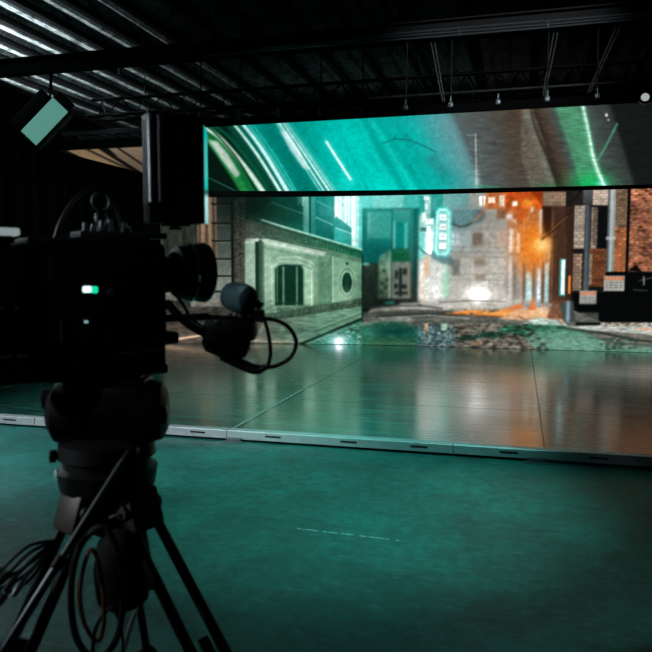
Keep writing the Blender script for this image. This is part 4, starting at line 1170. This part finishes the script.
# sprinkler cross pipes with drops
def cross_pipe(y, z, x0, x1, lab):
    t = thing('sprinkler_pipe', lab, 'pipe', ((x0 + x1) / 2, y, z))
    cxm = (x0 + x1) / 2
    one('pipe_run', lambda bm: tube(bm, [(x0 - cxm, 0, 0), (x1 - cxm, 0, 0)], .022, 10), M_joist, t)
    x = x0 + .6
    while x < x1:
        q = x - cxm
        def h(bm, q=q):
            tube(bm, [(q, 0, -.02), (q, 0, -.12)], .012, 8)
            lathe(bm, [(-.12, .01), (-.135, .03), (-.14, .03), (-.15, .006)], (q, 0, 0), (0, 0, 1), 10)
        one('sprinkler_head', h, M_galv, t)
        x += 2.4
cross_pipe(9.3, 4.52, -11, 6, 'thin sprinkler pipe crossing under the roof joists just behind the big beam')
cross_pipe(12.0, 4.46, -11, 6, 'thin sprinkler pipe crossing under the roof joists far behind the big beam')
# suspended lighting truss behind the beam, above the overhead screen
def truss(name, lab, y, z, x0, x1, s=.14):
    t = thing(name, lab, 'truss', ((x0 + x1) / 2, y, z))
    cxm = (x0 + x1) / 2
    for dy, dz in ((-s, 0), (s, 0), (0, .24)):
        one('chord', lambda bm: tube(bm, [(x0 - cxm, dy, dz), (x1 - cxm, dy, dz)], .022, 10), M_joist, t)
    def lace(bm):
        x = x0; k = 0
        while x + .3 < x1:
            a = (x - cxm, -s if k % 2 else s, 0); b_ = (x + .15 - cxm, 0, .24); c = (x + .3 - cxm, s if k % 2 else -s, 0)
            tube(bm, [a, b_], .009, 6); tube(bm, [b_, c], .009, 6); tube(bm, [a, c], .009, 6)
            x += .3; k += 1
    one('lacing', lace, M_joist, t)
    for x in (x0 + .8, (x0 + x1) / 2, x1 - .8):
        one('suspension_wire', lambda bm: tube(bm, [(x - cxm, 0, .24), (x - cxm, 0, 4.62 - z)], .006, 6), M_steel, t)
truss('lighting_truss', 'triangular truss carrying the overhead screen, nearer of the two', 8.6, 3.62, -5.6, 3.6)
truss('lighting_truss', 'triangular truss carrying the overhead screen, farther of the two', 11.2, 3.62, -5.6, 3.6)

# cable tray and coiled cables at the left end of the overhead screen
tray = thing('cable_tray', 'metal ladder tray with white and black cables over the left end of the overhead screen', 'tray', (-5.0, 8.25, 3.30))
def tray_f(bm):
    for s in (-.18, .18):
        box(bm, -.7, 1.3, s - .006, s + .006, 0, .05)
    for i in range(11):
        box(bm, -.7 + .2 * i, -.67 + .2 * i, -.18, .18, 0, .012)
one('ladder_frame', tray_f, M_galv, tray, smooth=False)
for k in range(5):
    yy = -.13 + .065 * k
    pts = [(-.68 + .22 * i, yy + random.uniform(-.02, .02), .03 + random.uniform(0, .05)) for i in range(10)]
    one('cable', lambda bm: tube(bm, spline(pts, 5), .011, 6), M_pale if k % 2 == 0 else M_cable, tray)

# ------------------------------------------------------------------ side drape and its rail
drape = thing('black_drape', 'tall black curtain hanging along the left side of the stage', 'curtain', (-6.4, 9.8, 0.1))
def drape_f(bm):
    n = 260
    A_ = []; B_ = []
    for i in range(n + 1):
        t = i / n
        y = 6.3 + t * 6.3
        x = -6.22 - .09 * (y - 6.3) + .045 * math.sin(y * 16) + .015 * math.sin(y * 41)
        A_.append(bm.verts.new((x + 6.4, y - 9.8, .015)))
        x2 = -6.22 - .09 * (y - 6.3) + .02 * math.sin(y * 16)
        B_.append(bm.verts.new((x2 + 6.4, y - 9.8, 3.82)))
    for i in range(n):
        bm.faces.new((A_[i], A_[i + 1], B_[i + 1], B_[i]))
do = one('curtain_cloth', drape_f, M_drape, drape)
sm = do.modifiers.new('thickness', 'SOLIDIFY'); sm.thickness = .004
one('curtain_rail', lambda bm: tube(bm, [(6.4 - 6.15, -5.0, 3.84), (6.4 - 6.22, -3.5, 3.84), (6.4 - 6.22 - .09 * 6.3, 2.8, 3.84)], .035, 12), M_steel, drape)
for y in (-3.2, -.9, 2.5):
    one('rail_hanger', lambda bm: tube(bm, [(6.4 - 6.22 - .09 * (y + 3.5), y, 3.84), (6.4 - 6.22 - .09 * (y + 3.5), y, 4.52)], .008, 8), M_steel, drape)

# added floodlight hidden behind the drape, there to brighten the roof
fl = thing('roof_fill_light', 'added tall floodlight stand, out of view behind the curtain washing the roof', 'light', (-9.3, 7.2, 0))
def stand_f(bm):
    tube(bm, [(0, 0, .3), (0, 0, 3.35)], .02, 10)
    for k in range(3):
        a = 2 * PI * k / 3
        tube(bm, [(0, 0, .9), (.5 * math.cos(a), .5 * math.sin(a), 0.02)], .012, 8)
one('stand', stand_f, M_black_metal, fl)
one('housing', lambda bm: box(bm, -.2, .2, -.15, .15, 3.35, 3.41, .01), M_black_metal, fl)
one('lamp_face', lambda bm: box(bm, -.18, .18, -.13, .13, 3.412, 3.418), emit('flood_face', (225, 245, 250), 4), fl)
ld = bpy.data.lights.new('roof_fill_lamp', 'AREA'); ld.shape = 'RECTANGLE'; ld.size = .36; ld.size_y = .26; ld.energy = ROOF_FILL_W; ld.color = (.86, .97, 1.0)
lo = bpy.data.objects.new('roof_fill_lamp', ld); COL.objects.link(lo); lo.parent = fl; lo.location = (0, 0, 3.43); lo.rotation_euler = (PI, R(-18), 0)

# added spotlight out of view, there to brighten the stage edge on the left
sl = thing('added_spotlight', 'added unseen black spotlight hung from the roof on the left', 'light', (-5.2, 1.2, 4.1))
aim = (Vector((-3.7, 6.25, 0.05)) - Vector((-5.2, 1.2, 4.1))).normalized()
one('spot_body', lambda bm: lathe(bm, [(-.2, .05), (-.18, .09), (.1, .10), (.12, .12), (.1, .09)], (0, 0, 0), aim, 20), M_black_metal, sl)
one('yoke', lambda bm: tube(bm, [(-.13, 0, 0), (-.13, 0, .18), (0, 0, .2), (.13, 0, .18), (.13, 0, 0)], .01, 8), M_black_metal, sl)
one('hanging_pole', lambda bm: tube(bm, [(0, 0, .2), (0, 0, .53)], .015, 8), M_black_metal, sl)
sd = bpy.data.lights.new('added_spot_lamp', 'SPOT'); sd.energy = EDGE_FILL_W; sd.spot_size = R(44); sd.spot_blend = .9; sd.shadow_soft_size = .08; sd.color = (.85, .95, 1)
so2 = bpy.data.objects.new('added_spot_lamp', sd); COL.objects.link(so2); so2.parent = sl; so2.location = aim * .14; so2.rotation_euler = aim.to_track_quat('-Z', 'Y').to_euler()

def fill_spot(label, loc, target, watts, size, col=(.88, .95, 1)):  # added lamps out of view, each brightening one area
    t = thing('added_spotlight', label, 'light', loc)
    d = (Vector(target) - Vector(loc)).normalized()
    one('spot_body', lambda bm: lathe(bm, [(-.2, .05), (-.18, .09), (.1, .10), (.12, .12), (.1, .09)], (0, 0, 0), d, 20), M_black_metal, t)
    one('yoke', lambda bm: tube(bm, [(-.13, 0, 0), (-.13, 0, .18), (0, 0, .2), (.13, 0, .18), (.13, 0, 0)], .01, 8), M_black_metal, t)
    one('hanging_pole', lambda bm: tube(bm, [(0, 0, .2), (0, 0, 4.63 - loc[2])], .015, 8), M_black_metal, t)
    l_ = bpy.data.lights.new('added_spot_lamp', 'SPOT'); l_.energy = watts; l_.spot_size = R(size); l_.spot_blend = .8; l_.shadow_soft_size = .09; l_.color = col
    q = bpy.data.objects.new('added_spot_lamp', l_); COL.objects.link(q); q.parent = t; q.location = d * .14; q.rotation_euler = d.to_track_quat('-Z', 'Y').to_euler()
fill_spot('added unseen black spotlight hung low on a long pole, far left, aimed at the tripod camera', (-5.9, -.6, 3.3), (-1.25, 1.9, 1.35), 560.0, 17)  # added out of view to put highlights on the rig
fill_spot('added unseen black spotlight hung from the roof behind the tripod camera', (-3.4, -2.4, 4.2), (-.95, 1.95, 1.5), 120.0, 13)  # added out of view to light the knob from the front
fill_spot('added unseen black spotlight hung from the roof, right, aimed at the roof beam', (0.6, 1.6, 4.3), (-.2, 7.0, 3.70), 620.0, 25)  # added out of view to brighten the beam and its conduits
fill_spot('added unseen black spotlight hung from the roof, rightmost, washing the bare floor with teal light', (0.1, 4.2, 4.4), (-1.15, 4.85, 0), 400.0, 52, (.3, 1, .9))  # added teal lamp that makes the floor's pool of light
fill_spot('added unseen black spotlight hung from the roof, washing the left of the stage deck with green light', (-1.2, 4.0, 4.4), (-2.0, 7.9, .1), 650.0, 42, (.1, 1, .78))  # added green lamp, stands in for the overhead screen's light on the deck

# the tilted soft panel under the beam
def panel_light():
    t = thing('soft_panel_light', 'tilted rectangular studio light with pale teal face hanging left under the beam', 'light', (-5.09, 6.9, 3.22))
    # corners in the panel's own plane, tilted
    up_ = Vector((.66, .25, .74)).normalized(); sd_ = Vector((.70, .05, -.70)); sd_ = (sd_ - up_ * sd_.dot(up_)).normalized()
    nm = sd_.cross(up_).normalized()
    if nm.y > 0:
        nm = -nm
    M = Matrix((sd_, nm, up_)).transposed().to_4x4()
    one('face', lambda bm: box(bm, -.12, .12, .0, .012, -.255, .255, .004, mtx=M), emit('dim_panel_face', (92, 152, 140), .85), t)
    one('housing', lambda bm: box(bm, -.14, .14, -.11, -.004, -.275, .275, .015, mtx=M), M_black, t)
    def barn(bm):
        box(bm, -.30, -.125, -.01, -.004, -.24, .24, .001, mtx=M)
        box(bm, -.12, .12, -.01, -.004, .262, .36, .001, mtx=M)
    one('barn_door', barn, M_black, t)
    one('hanging_yoke', lambda bm: tube(bm, spline([M @ Vector((.13, -.05, 0)), M @ Vector((.13, -.2, .1)), (0.0, .12, .40), M @ Vector((-.13, -.2, .1)), M @ Vector((-.13, -.05, 0))], 6), .012, 8), M_black_metal, t)
    one('drop_pipe', lambda bm: tube(bm, [(0, .12, .38), (0, .14, .60)], .018, 10), M_black_metal, t)
panel_light()

# ------------------------------------------------------------------ foreground rig: tripod, cinema camera, monitor, control
O = Vector((-1.228, 1.946, 0))
VA = R(15.2154)
CA = VA + R(35)

tri = thing('tripod', 'heavy black camera tripod with fluid head in the left foreground', 'tripod', O, VA)
HB = 0.875      # height of the leg hinges
def P(*a):
    return Vector(a)
# pan and tilt head
def head(bm):
    lathe(bm, [(-.185, .0), (-.185, .06), (-.165, .09), (-.12, .10), (-.07, .10), (-.065, .09), (.065, .09), (.07, .10), (.12, .10), (.16, .09), (.175, .06), (.175, 0)], (0.0, 0, 1.155), (1, .12, 0), 32)
    box(bm, -.12, .12, -.085, .085, 1.07, 1.25, .03)
    lathe(bm, [(0, .10), (.015, .145), (.075, .155), (.085, .135), (.105, .135), (.115, .15), (.16, .145), (.18, .11)], (-.015, 0, .905), (0, 0, 1), 32)
one('fluid_head', head, M_black, tri)
def knobs(bm):
    lathe(bm, [(0, .02), (.008, .032), (.03, .032), (.036, .02)], (-.165, -.03, 1.20), (-1, -.1, 0), 18)
def knob2(bm):
    lathe(bm, [(0, .02), (.006, .03), (.02, .03), (.026, .02)], (.16, -.03, 1.15), (1, .1, 0), 18)
def knob3(bm):
    lathe(bm, [(0, .012), (.02, .012), (.022, .02), (.038, .02), (.042, .014)], (-.13, -.06, 1.03), (-.9, -.4, .05), 14)
one('tilt_knob', knobs, M_black_metal, tri)
one('tilt_knob', knob2, M_black_metal, tri)
one('pan_brake', knob3, M_black_metal, tri)
one('bubble_level', lambda bm: lathe(bm, [(0, .014), (.006, .014), (.008, .01)], (-.135, -.10, .985), (-.8, -.6, .1), 14), M_pale, tri)
one('sliding_plate', lambda bm: (box(bm, -.13, .12, -.06, .06, 1.245, 1.262, .004), box(bm, -.11, .10, -.04, .04, 1.26, 1.268, .002)), M_black_metal, tri)
def bowl(bm):
    lathe(bm, [(0, .04), (.0, .06), (.04, .09), (.08, .115), (.11, .13), (.14, .13), (.145, .09)], (-.005, 0, .77), (0, 0, 1), 32)
    lathe(bm, [(0, .02), (.01, .03), (.12, .022), (.15, .03), (.16, .0)], (0, 0, .62), (0, 0, 1), 16)
one('bowl', bowl, M_black, tri)
legs = [R(-35), R(228), R(96)]
reach = [.78, .56, .62]
for k, th in enumerate(legs):
    d = P(math.cos(th), math.sin(th), 0)
    s = P(-math.sin(th), math.cos(th), 0)
    hinge = d * .125 + P(0, 0, HB)
    foot_ = d * reach[k] + P(0, 0, .03)
    ax = (foot_ - hinge)
    mid = hinge + ax * .52
    def hg(bm):
        box(bm, -.035, .035, -.062, .062, -.075, .055, .018, mtx=Matrix.Translation(hinge) @ Matrix.Rotation(th, 4, 'Z') @ Matrix.Rotation(R(-18), 4, 'Y'))
        lathe(bm, [(-.072, .0), (-.072, .022), (.072, .022), (.072, 0)], hinge, s, 16)
    leg = one('leg', lambda bm: [tube(bm, [hinge + s * q * .05 - P(0, 0, .03), mid + s * q * .055], .017, 14) for q in (-1, 1)], M_black_metal, tri)
    one('leg_hinge', hg, M_brownm if k < 2 else M_black, leg)
    one('lower_tube', lambda bm: tube(bm, [hinge + ax * .40, foot_], .0165, 14), M_black_metal, leg)
    def lock(bm):
        box(bm, -.028, .028, -.072, .072, -.03, .03, .01, mtx=Matrix.Translation(mid) @ Matrix.Rotation(th, 4, 'Z') @ Matrix.Rotation(R(-22), 4, 'Y'))
    one('leg_lock', lock, M_black, leg)
    one('rubber_foot', lambda bm: lathe(bm, [(0, .02), (0, .04), (.012, .045), (.03, .035), (.05, .018)], foot_ - P(0, 0, .028), (0, 0, 1), 18), M_rubber, leg)
def spreader(bm):
    lathe(bm, [(0, .03), (.02, .03)], (0, 0, .30), (0, 0, 1), 14)
    for th in legs:
        d = P(math.cos(th), math.sin(th), 0)
        tube(bm, [P(0, 0, .31), d * .40 + P(0, 0, .33)], .010, 8)
one('spreader', spreader, M_black, tri)
# pan bar
ph0 = P(.082, -.11, 1.054); ph1 = P(-.19, -.468, .562)
pan = one('pan_bar', lambda bm: tube(bm, [ph0, ph0.lerp(ph1, .55)], .0095, 14), M_carbon, tri)
one('bar_clamp', lambda bm: lathe(bm, [(0, .012), (.004, .0165), (.035, .0165), (.04, .012)], ph0.lerp(ph1, .50), ph1 - ph0, 16), M_black_metal, pan)
one('telescopic_tube', lambda bm: tube(bm, [ph0.lerp(ph1, .52), ph1], .0125, 14), M_satin, pan)
one('rosette', lambda bm: lathe(bm, [(0, .0), (0, .028), (.03, .028), (.035, 0)], ph0 + P(.0, .03, 0), (0, -1, 0), 20), M_black_metal, pan)
one('hand_grip', lambda bm: tube(bm, [ph1, ph1 + (ph1 - ph0).normalized() * .12], .019, 14), M_rubber, pan)

# cables hanging under the head
def cable(name, label, pts, r, m, cat='cable', closed=False, extra=None):
    t = one(name, lambda bm: tube(bm, spline(pts, 8, closed), r, 8, closed=closed), m)
    t.location = O; t.rotation_euler = (0, 0, VA)
    return tag(t, label, cat)
cable('coiled_cable', 'black cable coil hanging under the tripod head', [(.05, -.24, .87), (.10, -.26, .74), (.09, -.27, .58), (.03, -.27, .50), (-.03, -.27, .56), (-.045, -.26, .70), (-.02, -.25, .82)], .010, M_cable, closed=True)
cable('coiled_cable', 'cable loop coloured as if lit orange hanging between the tripod legs', [(.02, -.27, .82), (-.005, -.275, .76), (-.015, -.28, .68), (.0, -.28, .60), (.035, -.28, .56), (.05, -.275, .62), (.045, -.27, .74)], .006, M_orange_lit, closed=True)
cable('coiled_cable', 'thin grey cable loop low between the tripod legs', [(.055, -.21, .62), (.085, -.22, .54), (.075, -.22, .45), (.035, -.22, .42), (.0, -.22, .46), (.005, -.21, .56)], .005, M_cable, closed=True)
pouch = thing('equipment_pouch', 'black pouch hanging in the middle of the tripod', 'pouch', O, VA)
def pouch_f(bm):
    lathe(bm, [(0, .0), (0, .05), (.02, .075), (.12, .085), (.20, .07), (.24, .035), (.25, 0)], (.06, -.12, .585), (0, 0, 1), 20)
one('bag_body', pouch_f, M_rubber, pouch)
one('bag_strap', lambda bm: tube(bm, spline([(.035, -.12, .82), (.02, -.13, .85), (.06, -.135, .87), (.095, -.13, .85), (.085, -.12, .82)], 6), .005, 6), M_cable, pouch)
# cluster of cable ends on the left
cl = thing('cable_ends', 'bunch of loose cable plugs and straps hanging at the left of the tripod', 'cables', O + Vector((0, 0, 0)), VA)
for k in range(7):
    q0 = P(-.13, -.13, .79)
    e = P(-.262 + .026 * (k % 4) - .004 * k, -.20 - .008 * k, .735 - .009 * k)
    one('cable', lambda bm: tube(bm, spline([q0, q0.lerp(e, .5) + P(0, -.01, .03 - .01 * k), e], 6), .0055, 7), M_cable, cl)
    pl = one('plug', lambda bm: lathe(bm, [(0, .006), (.006, .010), (.03, .010), (.045, .007), (.05, 0)], e, e - q0 + P(0, 0, -.04), 12), (M_satin, M_black, M_brownm)[k % 3], cl)

# ---- cinema camera
camx = thing('cinema_camera', 'large black cinema camera mounted on the tripod, lens turned to the stage', 'camera', O, CA)
one('body', lambda bm: (box(bm, -.24, .155, -.10, .10, 1.37, 1.68, .018), box(bm, -.20, .05, -.112, -.095, 1.46, 1.63, .006), box(bm, -.25, .14, -.09, .09, 1.655, 1.69, .01)), M_black, camx)
one('baseplate', lambda bm: (box(bm, -.34, .155, -.085, .085, 1.275, 1.38, .014), box(bm, -.2, .165, -.07, .07, 1.27, 1.30, .006), box(bm, .1, .21, -.06, .06, 1.36, 1.40, .01)), M_black_metal, camx)
def batt(bm):
    box(bm, -.50, -.245, -.11, .11, 1.30, 1.67, .02)
    box(bm, -.48, -.26, -.114, .09, 1.42, 1.60, .008)
    box(bm, -.62, -.50, -.07, .07, 1.38, 1.60, .02)
one('battery_pack', batt, M_black, camx)
M_dimgrey = mat('dull_grey_label', (70, 80, 84), 0.5, noise=.1)
for z, x0, x1 in ((1.494, -.335, -.318), (1.494, -.293, -.283), (1.36, -.34, -.30), (1.36, -.29, -.262)):
    one('side_switch', lambda bm: box(bm, x0, x1, -.119, -.108, z - .004, z + .004, .002), M_dimgrey, camx)
one('highlight_strip', lambda bm: box(bm, -.173, -.167, -.109, -.099, 1.39, 1.455, .002), M_satin, camx)  # pale satin strip imitating a vertical highlight on the body
def lens(bm):
    lathe(bm, [(0, .055), (.03, .055), (.032, .062), (.075, .062), (.08, .058), (.10, .058), (.105, .066), (.135, .066)], (.16, 0, 1.585), (1, 0, 0), 40)
lensb = one('lens', lens, M_black_metal, camx)
def gear(bm):
    n = 60
    pr = []
    for x in (.212, .236):
        pr.append([bm.verts.new((x, (.0655 if j % 2 else .069) * math.cos(2 * PI * j / n), 1.585 + (.0655 if j % 2 else .069) * math.sin(2 * PI * j / n))) for j in range(n)])
    for j in range(n):
        bm.faces.new((pr[0][j], pr[0][(j + 1) % n], pr[1][(j + 1) % n], pr[1][j]))
    bm.faces.new(pr[0][::-1]); bm.faces.new(pr[1])
one('focus_ring', gear, M_rubber, lensb)
def hood(bm):
    lathe(bm, [(.12, .066), (.125, .082), (.16, .092), (.20, .096), (.205, .099), (.222, .099), (.226, .093), (.20, .089), (.15, .082), (.13, .06)], (.10, 0, 1.588), (1, 0, 0), 48)
one('lens_hood', hood, M_black_metal, lensb)
one('glint_band', lambda bm: lathe(bm, [(.262, .0945), (.262, .0968), (.270, .0975), (.270, .0945)], (0, 0, 1.588), (1, 0, 0), 48, closed=True), M_mirror, lensb)  # polished band added to give the hood a glint
one('glint_rim', lambda bm: lathe(bm, [(.3215, .099), (.3215, .1005), (.327, .0985), (.327, .093), (.3255, .093), (.3255, .097)], (0, 0, 1.588), (1, 0, 0), 48, closed=True), M_mirror, lensb)  # polished ring added for the teal highlight on the hood's rim
one('front_glass', lambda bm: lathe(bm, [(.0, .0), (.0, .062), (.004, .062), (.012, .03), (.014, 0)], (.278, 0, 1.585), (1, 0, 0), 32), mat('lens_glass', (10, 14, 20), 0.05, spec=1.0), lensb)
rods_ = [(-.045, 1.44), (.045, 1.44)]
for y, z in rods_:
    one('support_rod', lambda bm: tube(bm, [(-.05, y, z), (.36, y, z)], .0095, 12), M_black_metal, camx)
# upper plate with connectors, handle ring
one('top_plate', lambda bm: box(bm, -.096, .175, -.055, .055, 1.694, 1.713, .004), mat('grey_top_plate', (58, 66, 68), .5, .3, noise=.2), camx)
one('plate_riser', lambda bm: (box(bm, -.05, 0, -.03, .03, 1.685, 1.696), box(bm, .09, .13, -.03, .03, 1.685, 1.696)), M_black_metal, camx)
for u, h, r in ((-.078, .022, .007), (-.056, .017, .006), (-.028, .030, .009), (-.003, .034, .007), (.040, .026, .008), (.056, .014, .005)):
    cn = one('connector', lambda bm: lathe(bm, [(0, r * 1.3), (.006, r * 1.3), (.008, r), (h, r), (h + .003, r * .6), (h + .004, 0)], (u, -.045, 1.713), (0, 0, 1), 14), M_satin, camx)
one('lift_ring', lambda bm: tube(bm, [(-.024 + .026 * math.cos(a), -.03, 1.802 + .026 * math.sin(a)) for a in [2 * PI * i / 24 for i in range(24)]], .0045, 8, closed=True), M_dimgrey, camx)
one('ring_stem', lambda bm: lathe(bm, [(0, .012), (.02, .012), (.026, .018), (.045, .02), (.058, .012), (.062, 0)], (-.024, -.02, 1.713), (0, 0, 1), 16), M_black_metal, camx)
def hcable(pts, r=.0055):
    return one('cable', lambda bm: tube(bm, spline(pts, 8), r, 8), M_cable, camx)
hcable([(-.17, -.06, 1.685), (-.15, -.06, 1.74), (-.11, -.05, 1.80), (-.06, -.04, 1.835), (-.01, -.03, 1.83), (.03, -.02, 1.77), (.05, 0, 1.71)])
hcable([(.13, -.07, 1.60), (.20, -.09, 1.50), (.235, -.10, 1.44), (.29, -.11, 1.40)], .006)
one('status_light', lambda bm: box(bm, -.110, -.084, -.1165, -.110, 1.532, 1.551, .005), emit('status_lit', (225, 250, 255), 1.3), camx)
one('status_light', lambda bm: box(bm, -.086, -.066, -.116, -.110, 1.530, 1.550, .005), emit('status_green', (20, 215, 165), 1.1), camx)
one('side_button', lambda bm: lathe(bm, [(0, .012), (.003, .012), (.004, .009)], (-.028, -.111, 1.534), (0, -1, 0), 16), M_dimgrey, camx)
one('indicator_dot', lambda bm: box(bm, -.104, -.097, -.1155, -.094, 1.444, 1.451), emit('dot_lit', (150, 190, 195), .8), camx)
for z in (1.345, 1.36, 1.375):
    one('plate_groove', lambda bm: box(bm, .0, .15, -.088, -.083, z, z + .004), M_dimgrey, camx)
# upper left accessory; its pale lid glows to imitate a lit top
tx = thing('video_transmitter', 'small box with a pale lid made to glow on top of the camera battery, far left', 'transmitter', O, CA)
one('box', lambda bm: box(bm, -.46, -.29, -.115, .02, 1.672, 1.690, .004), M_black, tx)
one('glowing_lid', lambda bm: box(bm, -.46, -.274, -.12, -.02, 1.690, 1.711, .006), emit('lit_top_glow', (150, 165, 168), .75), tx)

# ---- field monitor on the plate
mo = thing('field_monitor', 'upright black monitor box on top of the camera with a polished side flap added to mirror the screens', 'monitor', O + Matrix.Rotation(VA, 3, 'Z') @ Vector((.20, .06, 0)), VA + R(28))
one('housing', lambda bm: box(bm, -.092, .085, -.042, .038, 1.742, 2.075, .006), M_black, mo)
one('side_panel', lambda bm: [box(bm, -.0935, -.091, -.03 + .022 * k, -.022 + .022 * k, 1.80, 2.07, .001) for k in range(3)], mat('brushed_grey_side', (118, 128, 132), .4, .5, noise=.15), mo)
for xx in (-.086, -.058):
    one('reflection_tube', lambda bm: lathe(bm, [(0, .004), (.003, .009), (.262, .009), (.265, .004)], (xx, -.046, 1.80), (0, 0, 1), 16), M_satin, mo)  # satin tubes added to imitate bright reflections on a rounded edge
one('back_vent', lambda bm: [box(bm, -.05, .05, -.0445, -.041, 1.86 + .012 * k, 1.864 + .012 * k) for k in range(10)], M_black_metal, mo)
# flap: polished strip added at the right edge, angled to mirror the screens
th_f = R(28) + R(90 - 8.6)
def flap(bm):
    mt = Matrix.Translation((.078, -.045, 0)) @ Matrix.Rotation(R(90 - 28 + 2.5), 4, 'Z')
    box(bm, 0, .10, -.002, .0, 1.745, 2.05, 0, mtx=mt)
one('mirror_flap', flap, M_mirror, mo, smooth=False)
one('mount_arm', lambda bm: (lathe(bm, [(0, .022), (.008, .022), (.010, .012), (.018, .012)], (0, 0, 1.7225), (0, 0, 1), 16), box(bm, -.04, .04, -.03, .03, 1.734, 1.744, .003)), M_black_metal, mo)

# ---- lens control unit with a soft covered knob and a cable loop
lc = thing('lens_control', 'black lens control grip with round blue grey knob hanging ahead of the lens', 'lens control', O, VA)
def grip(bm):
    box(bm, .30, .46, -.06, .05, 1.375, 1.455, .025)
    box(bm, .33, .43, -.05, .05, 1.325, 1.40, .025)
    lathe(bm, [(0, .03), (.02, .05), (.10, .055), (.14, .03), (.15, 0)], (.30, -.02, 1.40), (1, .1, -.35), 20)
one('grip_body', grip, M_black, lc)
one('support_arm', lambda bm: tube(bm, spline([(.19, -.05, 1.50), (.25, -.055, 1.44), (.31, -.04, 1.40), (.36, -.02, 1.37)], 6), .013, 10), M_black_metal, lc)
def kn(bm):
    lathe(bm, [(-.05, .0), (-.05, .030), (-.042, .041), (-.02, .0465), (.02, .0465), (.042, .041), (.05, .028), (.052, 0)], (.405, 0, 1.512), (.75, -.6, -.12), 28)
one('round_knob', kn, M_grip, lc)
one('knob_neck', lambda bm: (lathe(bm, [(0, .022), (.03, .02), (.04, .03)], (.415, 0, 1.435), (0, 0, 1), 14), box(bm, .44, .485, -.02, .02, 1.44, 1.475, .008), tube(bm, [(.44, 0, 1.455), (.475, 0, 1.50)], .012, 8)), M_black_metal, lc)
for x, z in ((.385, 1.462), (.415, 1.458), (.465, 1.478), (.345, 1.44)):
    one('screw', lambda bm: lathe(bm, [(0, .007), (.004, .007), (.005, .004)], (x, -.062, z), (0, -1, 0), 10), M_satin, lc)
ring = [(.44, -.02, 1.445), (.50, -.02, 1.447), (.555, -.02, 1.425), (.582, -.02, 1.378), (.566, -.02, 1.33), (.52, -.02, 1.302), (.47, -.02, 1.298), (.42, -.02, 1.315), (.38, -.02, 1.335)]
one('cable_loop', lambda bm: tube(bm, spline(ring, 8), .0068, 10), M_cable, lc)
one('spoke_cable', lambda bm: tube(bm, spline([(.482, -.02, 1.455), (.497, -.02, 1.40), (.503, -.02, 1.34), (.494, -.02, 1.300)], 6), .0065, 10), M_cable, lc)
one('lower_cable', lambda bm: tube(bm, spline([(.35, -.02, 1.33), (.40, -.02, 1.305), (.455, -.02, 1.285), (.49, -.02, 1.30)], 6), .011, 10), M_cable, lc)
